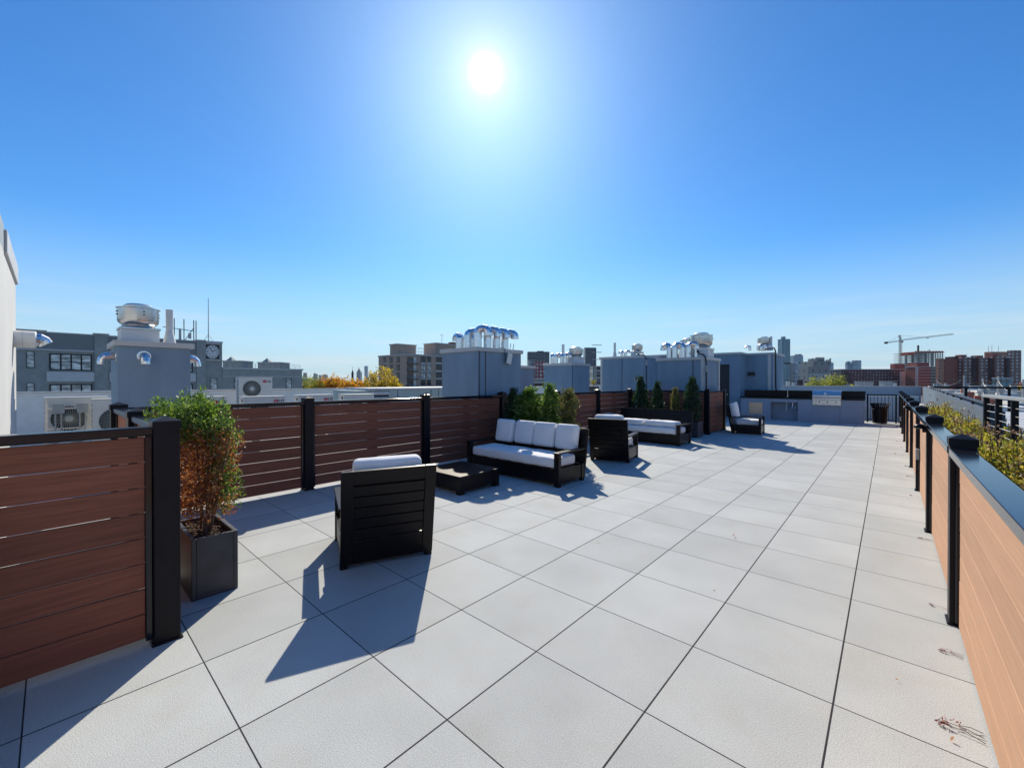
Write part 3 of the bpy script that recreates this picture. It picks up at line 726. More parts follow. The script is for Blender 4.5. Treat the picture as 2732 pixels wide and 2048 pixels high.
# ---------------------------------------------------------------- planting strip right of the fence, dry stalks on the deck
def sedum(kind):
    t = thing('sedum_plant', 'x', 'plant', (0, 0, 0), 0, 'yellow leafy plants beyond the right fence')
    rr = random.Random(60+kind); m, h, s = MB(), MB(), MB()
    for i in range(90):
        an, r_ = rr.uniform(0, 6.28), 0.42*math.sqrt(rr.random()); x, y = r_*math.cos(an), r_*math.sin(an)
        H_ = rr.uniform(0.78, 1.05)*(1-0.12*(r_/0.42)**2)
        s.tube([(x*0.5, y*0.5, 0), (x*0.8, y*0.8, H_*0.5), (x, y, H_)], [0.005, 0.004, 0.003], 4)
        for k in range(9): leaves(m, (x*(0.7+0.3*k/9), y*(0.7+0.3*k/9), H_*(0.42+0.56*k/9)), 0.06, 12, 0.038, rr, 0.2)
        if rr.random() < 0.25: leaves(h, (x, y, H_+0.03), 0.05, 14, 0.022, rr, 0.6, 0.6)
    m.build('leaf_mass', M_SEDUM, t); h.build('flower_head', M_SEED, t); s.build('stem', M_STEM, t)  # second mesh is the dried flower heads on the stem tips
    return t
SED = [sedum(k) for k in range(3)]
slabels = ['nearest', 'second', 'third', 'fourth', 'fifth', 'sixth', 'seventh', 'eighth', 'ninth', 'tenth', 'eleventh', 'twelfth', 'thirteenth', 'fourteenth', 'fifteenth', 'sixteenth', 'seventeenth']
yy = 3.2
for i in range(17):
    x = 0.92+0.05*math.sin(i*2.1)+0.008*yy
    lab = 'yellow green leafy plant beyond the tan fence, %s along the strip' % slabels[i]
    hz = 1.10+0.09*math.sin(i*1.7+0.5)+(0.06 if i > 3 else 0)
    if i < 3:
        o = SED[i]; o.location = (x, yy, -0.12); o.rotation_euler = (0, 0, i*1.3); o.scale = (1.1, 1.05, hz); o['label'] = lab
    else: copy_thing(SED[i % 3], (x, yy, -0.12), i*1.3, lab, (1.1, 1.05, hz))
    yy += 0.62 if i < 9 else 0.8
def stalk(kind):
    rr = random.Random(80+kind); t = thing('dried_flower_stalk', 'x', 'dried plant', (0, 0, 0), 0, 'dried stalks poking out under the right fence')
    s, h = MB(), MB(); L = 0.10
    for j in range((3, 1, 2)[kind]):
        o = Vector((0, j*0.028, 0.004)); e = Vector((-L*(1-0.22*j)*rr.uniform(0.9, 1.1), j*0.02+rr.uniform(0.0, 0.03), 0.008))
        md = (o+e)/2+Vector((0, rr.uniform(-0.01, 0.012), 0.006))
        s.tube([o, md, e], [0.0013, 0.0012, 0.001], 5)
        for k in range(12 if j == 0 else 3):
            q = e+Vector((rr.uniform(-0.016, 0.006), rr.uniform(-0.010, 0.010), rr.uniform(-0.003, 0.010)))
            leaves(h, q, 0.003, 3, 0.010, rr)
    s.build('stem', M_STEM, t)
    h.build('flower_head', mat('dry_red_flower', (0.26, 0.05, 0.035), var=0.4, scale=90), t)  # dried red flower heads at the stalk ends
    return t
ST = [stalk(k) for k in range(3)]
spots = [(2.70, 'largest dried red flower stalk on the near slab at the bottom right'), (4.12, 'single dried stalk lying by the foot of the first black fence post'),
         (5.80, 'dried stalk between the first and second black fence posts'), (3.44, 'small dried seed head against the sunlit fence boards near the front'),
         (7.9, 'curled dried stalk near the third fence post'), (9.5, 'dried stalk clump beside the fence before the grey outlet box'),
         (10.6, 'pale dried stalk on the slab edge past the grey outlet box'), (13.7, 'farthest dried stalk along the tan fence')]
for i, (y, lab) in enumerate(spots):
    x = 0.318
    sc = 0.85 if i else 1.3
    if i < 3: o = ST[i]; o.location = (x, y, 0); o['label'] = lab; o.scale = (sc,)*3
    else: copy_thing(ST[i % 3], (x, y, 0), rnd.uniform(-0.3, 0.3), lab, (sc,)*3)
m = MB(); rr = random.Random(4)
for i in range(26):
    x, y = rr.uniform(-2.2, 0.28), rr.uniform(1.2, 15); 
    if rr.random() < 0.6: x = 0.28-abs(rr.gauss(0, 0.35))
    leaves(m, (x, y, 0.006), 0.006, 1, rr.uniform(0.015, 0.03), rr)
tag(m.build('leaf_litter', M_BROWN), 'scattered dry leaf crumbs on the pavers', 'leaf litter', kind='stuff')
# ---------------------------------------------------------------- outdoor kitchen, trash can, gate rail
t = thing('kitchen_counter', 'grey outdoor kitchen counter with black worktop at the far end of the deck', 'counter', (-2.70, 20.1, 0))
w = MB()                                    # local: x -2.07..2.05, y 0..0.65
X0, X1 = -2.07, 2.03
w.box(X0, -0.93, 0, 0.64, 0.0, 0.87); w.box(0.0, X1, 0, 0.64, 0.0, 0.87)
w.box(-0.93, 0.0, 0, 0.64, 0.735, 0.87); w.box(-0.93, 0.0, 0.42, 0.64, 0.0, 0.735)
w.build('base', M_KITCHEN, t)
for x in (-0.93, 0.0, 1.34): MB().box(x-0.004, x+0.004, -0.003, 0.0, 0.01, 0.86).build('control_joint', M_CONDUIT, t)
c = MB(); c.box(X0-0.02, X1+0.03, -0.03, 0.60, 0.871, 0.925); c.build('worktop', M_COUNTER, t, bevel=0.006)
c = MB(); c.box(X0+0.02, X1+0.03, 0.601, 0.66, 0.871, 1.21); c.build('backsplash', M_COUNTER, t, bevel=0.004)
d = MB(); d.box(-1.73, -1.26, -0.022, 0.0, 0.22, 0.68); d.box(-1.75, -1.24, -0.012, 0.0, 0.20, 0.70)
dd = d.build('cabinet_door', M_COPPER, t, bevel=0.006)
MB().cyl((-1.68, -0.045, 0.36), (-1.68, -0.02, 0.36), 0.012).build('latch', M_STEEL, dd)
p = MB(); p.tube([(-0.41, 0.25, 0.733), (-0.41, 0.25, 0.38)], 0.022, 10)
p.build('supply_pipe', M_WHITE, t, smooth=True)
p = MB(); p.tube([(-0.20, 0.22, 0.733), (-0.20, 0.22, 0.55), (-0.24, 0.2, 0.48), (-0.30, 0.2, 0.47), (-0.33, 0.2, 0.52)], 0.02, 10)
p.tube([(-0.30, 0.2, 0.50), (-0.1, 0.2, 0.50)], 0.016, 8); p.tube([(-0.1, 0.2, 0.48), (-0.08, 0.2, 0.60)], 0.018, 8); p.tube([(-0.25, 0.18, 0.56), (-0.12, 0.18, 0.58)], 0.012, 8)
p.build('drain_trap', M_GALV, t, smooth=True)
f = MB(); f.tube([(-0.41, 0.45, 0.925), (-0.41, 0.45, 0.99)], 0.026, 12); f.tube([(-0.41, 0.45, 0.99), (-0.41, 0.45, 1.30), (-0.41, 0.43, 1.335), (-0.41, 0.37, 1.345), (-0.41, 0.31, 1.32), (-0.41, 0.295, 1.24)], 0.016, 10)
f.tube([(-0.41, 0.45, 1.02), (-0.33, 0.45, 1.05)], 0.010, 8)
f.build('faucet', M_STEEL, t, smooth=True)
b = thing('barbecue_grill', 'stainless steel barbecue set into the kitchen worktop', 'grill', (-1.77, 20.1, 0.87))
k = MB(); k.box(-0.44, 0.44, -0.06, 0.55, -0.215, 0.0); k.build('control_panel', M_STEEL, b, bevel=0.008)
hd = MB(); prof = [(-0.055, 0.075), (-0.06, 0.17), (-0.02, 0.29), (0.10, 0.36), (0.45, 0.36), (0.55, 0.30), (0.55, 0.075)]
n_ = len(prof)
hd.add([(-0.445, y, z) for y, z in prof]+[(0.445, y, z) for y, z in prof], [tuple(range(n_)), tuple(range(n_, 2*n_))[::-1]]+[(i, n_+i, n_+(i+1) % n_, (i+1) % n_) for i in range(n_)])
hood = hd.build('hood', M_STEEL, b, bevel=0.01)
MB().lathe([(0.001, 0), (0.045, 0), (0.045, 0.012), (0.001, 0.014)], (0, 0, 0), 18).xf(Matrix.Translation((-0.04, -0.045, 0.235)) @ Euler((R(72), 0, 0)).to_matrix().to_4x4()).build('thermometer', M_WHITELET, hood)
tr = MB(); tr.box(-0.45, 0.45, -0.075, 0.52, 0.002, 0.072); tr.build('drip_rim', M_STEEL, b, bevel=0.01)
hn = MB(); hn.tube([(-0.42, -0.10, 0.085), (0.42, -0.10, 0.085)], 0.018, 12)
for s in (-0.38, 0.38): hn.tube([(s, -0.10, 0.085), (s, -0.05, 0.10)], 0.012, 8)
hn.build('handle', M_STEEL, hood, smooth=True)
for i in range(6):
    MB().lathe([(0.001, 0), (0.026, 0), (0.02, 0.035), (0.001, 0.037)], (0, 0, 0), 14).xf(Matrix.Translation((-0.34+i*0.125, -0.061, -0.075)) @ Euler((R(90), 0, 0)).to_matrix().to_4x4()).build('knob', M_CONDUIT if i % 2 else M_STEEL, b)
MB().box(-0.41, 0.41, -0.09, -0.062, -0.205, -0.15).build('tray_handle', M_STEEL, b, bevel=0.006)

t = thing('trash_can', 'black slatted metal trash can beside the kitchen counter', 'trash can', (-0.235, 20.75, 0))
s = MB()
for i in range(26):
    a = 2*PI*i/26; ca, sa = math.cos(a), math.sin(a)
    pr = [(0.205, 0.03), (0.215, 0.30), (0.222, 0.55), (0.245, 0.66), (0.295, 0.755)]
    tang = Vector((-sa, ca, 0))*0.021
    vs_ = []
    for r_, z in pr:
        q = Vector((ca*r_, sa*r_, z)); vs_ += [q-tang, q+tang]
    for r_, z in pr:
        q = Vector((ca*(r_-0.006), sa*(r_-0.006), z)); vs_ += [q-tang, q+tang]
    k = len(pr); fs = []
    for j in range(k-1):
        fs += [(2*j, 2*j+1, 2*j+3, 2*j+2), (2*k+2*j, 2*k+2*j+2, 2*k+2*j+3, 2*k+2*j+1), (2*j, 2*j+2, 2*k+2*j+2, 2*k+2*j), (2*j+1, 2*k+2*j+1, 2*k+2*j+3, 2*j+3)]
    s.add(vs_, fs)
s.build('slat_basket', M_BLACK, t)
q = MB()
for r_, z in ((0.205, 0.045), (0.222, 0.55), (0.293, 0.755)):
    q.tube([(r_*math.cos(2*PI*i/28), r_*math.sin(2*PI*i/28), z) for i in range(29)], 0.010, 6)
q.build('hoop', M_BLACK, t)
MB().lathe([(0.15, 0.06), (0.17, 0.62), (0.16, 0.62), (0.14, 0.07)], (0, 0, 0), 24).build('liner', M_CONDUIT, t, smooth=True)

t = thing('metal_railing', 'black picket railing between the kitchen counter and the tan fence', 'railing', (-0.62, 21.4, 0))
f = MB(); f.box(0, 0.86, -0.02, 0.02, 1.04, 1.085); f.box(0, 0.86, -0.015, 0.015, 0.09, 0.12)
f.build('rail', M_BLACK, t, bevel=0.003)
p = MB()
for i in range(8): p.box(0.10+i*0.105, 0.115+i*0.105, -0.0075, 0.0075, 0.121, 1.039)
p.build('picket', M_BLACK, t)
for x in (0.02, 0.84): MB().box(x-0.025, x+0.025, -0.026, 0.026, 0, 1.09).build('post', M_BLACK, t, bevel=0.003)
w_ = tag(MB().box(-4.5, 0.9, 23.0, 23.2, -0.148, 0.98).build('low_wall', M_WHITE), 'pale low wall behind the black picket railing', 'wall')

# parapets beyond the far end and along the right edge
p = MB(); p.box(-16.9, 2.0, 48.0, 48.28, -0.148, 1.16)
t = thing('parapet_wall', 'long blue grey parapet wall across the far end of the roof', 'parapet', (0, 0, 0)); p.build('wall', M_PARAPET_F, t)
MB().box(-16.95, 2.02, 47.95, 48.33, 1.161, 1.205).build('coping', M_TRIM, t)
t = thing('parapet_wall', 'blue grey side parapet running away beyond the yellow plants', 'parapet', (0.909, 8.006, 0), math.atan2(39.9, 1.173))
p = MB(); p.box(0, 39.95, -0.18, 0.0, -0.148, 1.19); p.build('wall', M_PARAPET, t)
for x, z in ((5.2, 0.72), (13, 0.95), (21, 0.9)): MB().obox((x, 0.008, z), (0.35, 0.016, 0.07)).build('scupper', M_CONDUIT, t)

# cable railing
t = thing('cable_railing', 'black cable railing with wide posts and pale cables beyond the plants', 'railing', (0.914, 7.86, 0), math.atan2(-1.42, 0.076))
rl = MB(); rl.box(-0.05, 5.0, -0.035, 0.035, 1.375, 1.41); rl.build('top_rail', M_GREYBOX, t, bevel=0.004)
for x in (0.0, 0.55, 1.15, 2.6, 3.6): MB().box(x-0.025, x+0.025, -0.025, 0.025, -0.149, 1.374).build('post', M_BLACK, t, bevel=0.004)
cb = MB()
for i in range(13): cb.tube([(0, 0, 0.27+i*0.085), (3.6, 0, 0.27+i*0.085)], 0.004, 5)
cb.build('cable', M_CABLE, t)
t = thing('pipe_railing', 'thin black pipe railing running along the side parapet and turning at its far end', 'railing')
A, B_ = Vector((0.99, 8.1, 1.26)), Vector((1.80, 34.0, 1.26))
pr = MB(); pr.tube([A, B_], 0.028, 8); pr.tube([B_, (7.0, 34.0, 1.26)], 0.05, 8); pr.build('pipe', M_BLACK, t)
ps = MB()
for i in range(12):
    q = A.lerp(B_, i/11); ps.tube([q, (q.x, q.y, 1.19)], 0.02, 6)
for x in (3.2, 4.75, 6.9): ps.tube([(x, 34, 1.26), (x, 34, -0.45)], 0.06, 8)
ps.build('stanchion', M_BLACK, t)

# ---------------------------------------------------------------- rooftop bulkheads
def bulkhead(name, label, x0, x1, y0, y1, zt, lid=0.10, over=0.05, joints=(), trim=(), group='grey stucco rooftop bulkheads', wm=None):
    t = thing(name, label, 'bulkhead', ((x0+x1)/2, (y0+y1)/2, -0.15), 0, group)
    cx, cy = (x0+x1)/2, (y0+y1)/2; hx, hy = (x1-x0)/2, (y1-y0)/2
    MB().box(-hx, hx, -hy, hy, 0.002, zt+0.15).build('wall', wm or M_STUCCO, t)
    l_ = MB(); l_.box(-hx-over, hx+over, -hy-over, hy+over, zt+0.1505, zt+0.15+lid); l_.build('coping', M_TRIM, t, bevel=0.006)
    if joints:
        j = MB()
        for (side, pos) in joints:
            if side == 'S': j.box(pos-cx-0.012, pos-cx+0.012, -hy-0.004, -hy, 0.01, zt+0.148)
            else: j.box(hx, hx+0.004, pos-cy-0.012, pos-cy+0.012, 0.01, zt+0.148)
        j.build('control_joint', M_CONDUIT, t)
    if trim:
        j = MB()
        for (side, pos) in trim:
            if side == 'S': j.box(pos-cx-0.05, pos-cx+0.05, -hy-0.02, -hy, 0.01, zt+0.148)
            else: j.box(hx, hx+0.02, pos-cy-0.05, pos-cy+0.05, 0.01, zt+0.148)
        j.build('corner_trim', M_TRIM, t)
    return t
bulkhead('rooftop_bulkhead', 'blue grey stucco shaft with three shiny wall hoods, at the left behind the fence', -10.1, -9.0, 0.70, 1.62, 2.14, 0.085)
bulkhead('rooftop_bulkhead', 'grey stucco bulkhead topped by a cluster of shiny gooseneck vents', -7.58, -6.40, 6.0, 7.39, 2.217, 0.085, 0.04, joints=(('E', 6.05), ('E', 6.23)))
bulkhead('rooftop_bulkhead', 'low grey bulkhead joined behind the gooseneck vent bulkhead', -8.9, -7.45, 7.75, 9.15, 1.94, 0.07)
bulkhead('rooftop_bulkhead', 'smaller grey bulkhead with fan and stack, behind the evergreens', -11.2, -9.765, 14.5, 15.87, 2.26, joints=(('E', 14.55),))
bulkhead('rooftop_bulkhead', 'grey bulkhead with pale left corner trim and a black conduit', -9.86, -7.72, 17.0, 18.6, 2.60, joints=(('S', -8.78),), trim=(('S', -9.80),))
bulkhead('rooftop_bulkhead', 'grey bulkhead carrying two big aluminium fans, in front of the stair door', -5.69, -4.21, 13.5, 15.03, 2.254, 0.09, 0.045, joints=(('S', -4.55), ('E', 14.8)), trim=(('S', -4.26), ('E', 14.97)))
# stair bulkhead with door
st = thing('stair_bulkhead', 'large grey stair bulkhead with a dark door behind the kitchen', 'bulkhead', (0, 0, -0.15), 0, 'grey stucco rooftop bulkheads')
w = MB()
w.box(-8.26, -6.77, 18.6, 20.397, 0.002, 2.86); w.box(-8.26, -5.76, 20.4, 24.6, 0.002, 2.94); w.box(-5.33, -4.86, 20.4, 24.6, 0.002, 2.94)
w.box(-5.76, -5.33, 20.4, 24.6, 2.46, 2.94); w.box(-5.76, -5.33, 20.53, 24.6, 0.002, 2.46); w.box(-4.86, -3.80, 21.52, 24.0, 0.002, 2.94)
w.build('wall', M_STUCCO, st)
l_ = MB(); l_.box(-8.32, -6.72, 18.54, 20.33, 2.861, 2.95); l_.box(-8.32, -4.81, 20.331, 24.65, 2.941, 3.03); l_.box(-4.809, -3.75, 21.47, 24.05, 2.941, 3.028)
l_.build('coping', M_TRIM, st)
tr = MB(); tr.box(-4.01, -3.88, 21.50, 21.519, 0.01, 2.935); tr.box(-3.799, -3.78, 21.54, 21.66, 0.01, 2.935); tr.box(-8.25, -8.15, 18.58, 18.599, 0.01, 2.85); tr.build('corner_trim', M_TRIM, st)
dr = MB().box(-5.755, -5.335, 20.47, 20.528, 0.16, 2.45).build('door', M_DOOR, st)
MB().cyl((-5.39, 20.42, 1.15), (-5.39, 20.47, 1.15), 0.02).build('handle', M_STEEL, dr)
fr = MB(); fr.box(-5.80, -5.7605, 20.385, 20.399, 0.1, 2.50); fr.box(-5.3295, -5.29, 20.385, 20.399, 0.1, 2.50); fr.box(-5.76, -5.33, 20.385, 20.399, 2.4605, 2.50); fr.build('door_frame', M_CONDUIT, st)
lt = MB().box(-4.79, -4.51, 21.42, 21.519, 2.0, 2.16).build('wall_light', M_CONDUIT, st)

# shiny hoods and conduits on the bulkheads
def elbow_pts(r, a0, a1, n, c, ax1, ax2):
    return [Vector(c)+Vector(ax1)*r*math.cos(a0+(a1-a0)*i/n)+Vector(ax2)*r*math.sin(a0+(a1-a0)*i/n) for i in range(n+1)]
def wall_hood(label, loc, rz):
    "elbow duct leaving the wall (local +x) and turning down"
    t = thing('wall_vent_hood', label, 'vent hood', loc, rz, 'shiny elbow hoods on the blue grey shaft')
    t.scale = (0.82, 0.95, 0.95)
    m = MB(); m.tube([(0, 0, 0), (0.10, 0, 0)]+elbow_pts(0.10, PI/2, 0, 3, (0.10, 0, -0.10), (1, 0, 0), (0, 0, 1))[1:]+[Vector((0.202, 0, -0.14))], 0.068, 12)
    m.build('elbow', M_GALV, t)
    MB().lathe([(0.001, 0), (0.10, 0), (0.095, 0.012), (0.001, 0.012)], (0, 0, 0), 20).xf(Euler((0, R(90), 0)).to_matrix().to_4x4()).build('flange', M_GALV, t)
wall_hood('shiny elbow hood on the front face of the blue grey shaft', (-8.999, 1.01, 1.98), 0)
wall_hood('shiny elbow hood on the left side of the blue grey shaft', (-9.3, 0.699, 1.98), R(-90))
wall_hood('shiny elbow hood on the right side of the blue grey shaft', (-9.35, 1.621, 1.98), R(90))

def gooseneck(label, loc, rz, h, first=[None], sc=1.0, group='gooseneck vents'):
    if first[0]: return copy_thing(first[0], loc, rz, label, (sc, sc, sc*h/0.34))
    t = thing('gooseneck_vent', label, 'vent', loc, rz, group)
    m = MB(); r_ = 0.105
    m.tube([(0, 0, 0), (0, 0, 0.34)], 0.082, 12)
    m.build('pipe', M_GALV, t)
    e = MB(); e.tube([Vector((0, 0, 0.335))]+[Vector((r_-r_*math.cos(a), 0, 0.34+r_*math.sin(a))) for a in [PI*i/6 for i in range(7)]]+[Vector((2*r_, 0, 0.28))], 0.086, 12)
    e.build('elbow', M_GALV, t)
    t.scale = (sc, sc, sc*h/0.34)
    first[0] = t
    return t
gl = [(-7.240, 6.240, 160, 0.240, 'leftmost gooseneck vent turned left on the vent cluster bulkhead'), (-7.104, 6.600, 150, 0.240, 'second gooseneck vent from the left on the vent cluster bulkhead'),
      (-6.736, 6.320, 35, 0.320, 'tallest front gooseneck vent on the vent cluster bulkhead'), (-6.688, 6.576, 35, 0.312, 'gooseneck vent right of the tallest one'),
      (-6.664, 6.832, 35, 0.304, 'third gooseneck vent in the right row of the cluster'), (-6.640, 7.088, 35, 0.296, 'last gooseneck vent at the right end of the cluster'),
      (-7.000, 6.280, 60, 0.288, 'gooseneck vent standing in the middle of the cluster')]
for x, y, rz, h, lab in gl: gooseneck(lab, (x, y, 2.302), R(rz), h*0.95, sc=1.12)
for i, (x, y, rz, lab) in enumerate(((-10.95, 14.75, 120, 'leftmost gooseneck on the smaller fan bulkhead'), (-10.72, 14.72, 40, 'second gooseneck on the smaller fan bulkhead'), (-10.50, 14.85, 150, 'third gooseneck on the smaller fan bulkhead'), (-10.28, 14.78, 40, 'gooseneck nearest the fan on the smaller bulkhead'))):
    gooseneck(lab, (x, y, 2.36), R(rz), 0.30)
for i, (x, y, rz, lab) in enumerate(((-9.0, 17.45, 150, 'left gooseneck beside the fan on the trimmed bulkhead'), (-8.8, 17.4, 40, 'right gooseneck beside the fan on the trimmed bulkhead'))):
    gooseneck(lab, (x, y, 2.70), R(rz), 0.22, sc=0.9)
for i, (x, y, rz) in enumerate(((-6.0, 15.3, 170), (-5.78, 15.25, 40), (-5.68, 15.75, 60), (-5.5, 15.35, 150), (-5.30, 15.28, 30), (-5.12, 15.5, 30))):
    gooseneck('%s gooseneck from the left on the two fan bulkhead' % ('leftmost', 'second', 'third', 'fourth', 'fifth', 'rightmost')[i], (x*0.9, y*0.9, 2.345), R(rz), 0.31, sc=1.1)
for i, (x, y, rz) in enumerate(((-4.66, 21.2, 180), (-4.35, 21.3, 30), (-4.2, 21.2, 150), (-4.03, 21.15, 20))):
    gooseneck('%s gooseneck from the left on the stair bulkhead roof' % ('leftmost', 'second', 'third', 'rightmost')[i], (x*1.035, y*1.035, 3.028), R(rz), 0.20, sc=0.8)

def exhaust_fan(label, loc, s=1.0, first=[None]):
    if first[0]: return copy_thing(first[0], loc, 0, label, (s, s, s))
    t = thing('exhaust_fan', label, 'exhaust fan', loc, 0, 'round aluminium exhaust fans on the bulkheads')
    c = MB(); c.box(-0.245, 0.245, -0.245, 0.245, 0, 0.215); c.build('curb', M_WHITE, t, bevel=0.006)
    f = MB(); f.box(-0.26, 0.26, -0.26, 0.26, 0.2155, 0.25); f.build('curb_cap', M_ALU, t, bevel=0.004)
    b = MB(); b.lathe([(0.205, 0.2505), (0.218, 0.283), (0.208, 0.298), (0.236, 0.320), (0.262, 0.350), (0.272, 0.39), (0.272, 0.575), (0.288, 0.583), (0.288, 0.592), (0.2, 0.60), (0.1, 0.602)], (0, 0, 0), 40)
    hb = b.build('housing', M_ALU, t, smooth=True)
    k = MB(); k.lathe([(0.195, 0.6025), (0.195, 0.635), (0.15, 0.665), (0.001, 0.672)], (0, 0, 0), 32); k.build('motor_cover', M_ALU, t, smooth=True)
    for a in range(4):
        for z in (0.47, 0.52):
            MB().cyl((0.265*math.cos(a*PI/2+0.15), 0.265*math.sin(a*PI/2+0.15), z), (0.29*math.cos(a*PI/2+0.15), 0.29*math.sin(a*PI/2+0.15), z), 0.010, n=8).build('bolt', M_CONDUIT, t)
    MB().obox((0.27*math.cos(0.75), 0.27*math.sin(0.75), 0.51), (0.012, 0.09, 0.06), 0.75).build('rating_plate', M_WHITELET, t)
    t.scale = (s, s, s); first[0] = t
    return t
def stack(label, loc, h=0.63, s=1.0, first=[None]):
    if first[0]: return copy_thing(first[0], loc, 0, label, (s, s, s*h/0.63))
    t = thing('vent_stack', label, 'vent pipe', loc, 0, 'flared vent stacks on the bulkheads')
    MB().lathe([(0.10, 0), (0.055, 0.24), (0.05, 0.25)], (0, 0, 0), 20).build('flared_base', M_WHITE, t, smooth=True)
    MB().lathe([(0.052, 0.2505), (0.053, 0.63), (0.045, 0.63), (0.044, 0.26)], (0, 0, 0), 20).build('pipe', M_WHITE, t, smooth=True)
    first[0] = t
    return t
exhaust_fan('big round aluminium fan on the left blue grey shaft', (-9.55, 1.005, 2.225))
stack('white flared vent pipe beside the big fan on the left shaft', (-9.55, 1.42, 2.225), 0.65)
exhaust_fan('round fan on the smaller bulkhead behind the evergreens', (-10.05, 15.25, 2.36), 1.08)
stack('vent pipe behind the fan of the smaller bulkhead', (-10.9, 15.5, 2.36), 0.78, 1.15)
exhaust_fan('round fan with a hose on the pale trimmed bulkhead', (-8.35, 17.6, 2.70), 0.85)
stack('tall flared vent pipe at the left of the pale trimmed bulkhead', (-9.35, 17.4, 2.70), 0.66, 1.0)
exhaust_fan('front one of the two big fans beside the stair door', (-4.52, 14.18, 2.345), 1.22)
exhaust_fan('rear one of the two big fans, partly hidden by the front fan', (-5.06, 14.67, 2.345), 1.08)
exhaust_fan('fan on the stair bulkhead roof', (-4.35, 22.5, 3.028), 0.98)
stack('grey pipe beside the fan on the stair bulkhead roof', (-4.06, 22.45, 3.028), 0.58, 1.1)
def conduit(label, pts, r_=0.022, box=None):
    t = thing('conduit', label, 'conduit', (0, 0, 0), 0, 'black conduits on the bulkheads')
    MB().tube(pts, r_, 8).build('pipe', M_CONDUIT, t, smooth=True)
    if box: MB().obox(box, (0.10, 0.06, 0.22)).build('switch_box', M_GREYBOX, t, bevel=0.01)
conduit('black conduit down the corner of the two fan bulkhead', [(-4.500, 13.905, 2.515), (-4.482, 13.680, 2.551), (-4.365, 13.500, 2.425), (-4.230, 13.437, 2.407), (-4.158, 13.437, 2.317), (-4.140, 13.464, 2.137), (-4.14, 13.46, 0.2)], 0.024, (-4.14, 13.44, 1.97))
conduit('conduit and grey switch box between the trimmed bulkhead and its neighbour', [(-8.25, 17.3, 2.85), (-8.1, 17.0, 2.75), (-7.75, 16.9, 2.74), (-7.62, 16.95, 2.55), (-7.62, 16.97, 0.2)], 0.022, (-7.62, 16.93, 2.38))
conduit('conduit down the corner of the stair bulkhead', [(-4.15, 21.75, 3.06), (-3.78, 21.6, 3.08), (-3.74, 21.68, 2.95), (-3.74, 21.75, 1.3), (-3.74, 22.1, 1.05)], 0.03)
# antenna unit leaning on the vent cluster bulkhead
t = thing('antenna_unit', 'white wireless unit with two antennas strapped to the vent cluster bulkhead', 'antenna', (-6.314, 6.896, 2.089), 0)
t.scale = (0.85, 0.85, 0.85)
MB().obox((0, 0, 0.0), (0.05, 0.17, 0.30), 0, R(-14)).build('body', M_WHITE, t, bevel=0.02)
for dy in (-0.03, 0.09): MB().cyl((0, dy+0.03, 0.14), (0, dy+0.085, 0.40), 0.010, n=8).build('antenna_rod', M_WHITE, t)
MB().tube([(-0.04, -0.02, -0.16), (-0.02, -0.12, -0.1), (-0.03, -0.14, 0.1), (-0.04, -0.13, 0.26), (-0.2, -0.2, 0.29)], 0.008, 6).build('cable', M_CONDUIT, t)

# near white bulkhead at the left edge
t = thing('white_bulkhead', 'pale sunlit bulkhead wall cut by the left edge of the frame', 'bulkhead', (0, 0, -0.15))
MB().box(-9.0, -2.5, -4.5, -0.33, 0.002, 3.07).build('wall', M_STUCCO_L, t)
MB().box(-9.03, -6.88, -4.53, -0.305, 3.0705, 3.315).build('coping', M_TRIM, t, bevel=0.01)
MB().box(-6.879, -2.5, -4.5, -0.33, 3.0705, 3.36).build('upper_curb', M_GREYBOX, t)
t = thing('wall_duct', 'large white horizontal duct with a shiny hood poking out of the left bulkhead', 'duct', (-8.45, -0.329, 2.128), R(90))
MB().tube([(0, 0, 0), (0.185, 0, 0), (0.197, 0, 0)], [0.112, 0.112, 0.098], 24).build('sleeve', M_WHITE, t)
MB().tube([(0.075, 0, 0), (0.081, 0, 0)], 0.1135, 24).build('seam_band', M_TRIM, t)
MB().tube([(0.19, 0, 0.0), (0.225, 0, 0.0), (0.262, 0, -0.02), (0.285, 0, -0.055)], [0.088, 0.085, 0.078, 0.07], 14).build('hood', M_GALV, t)

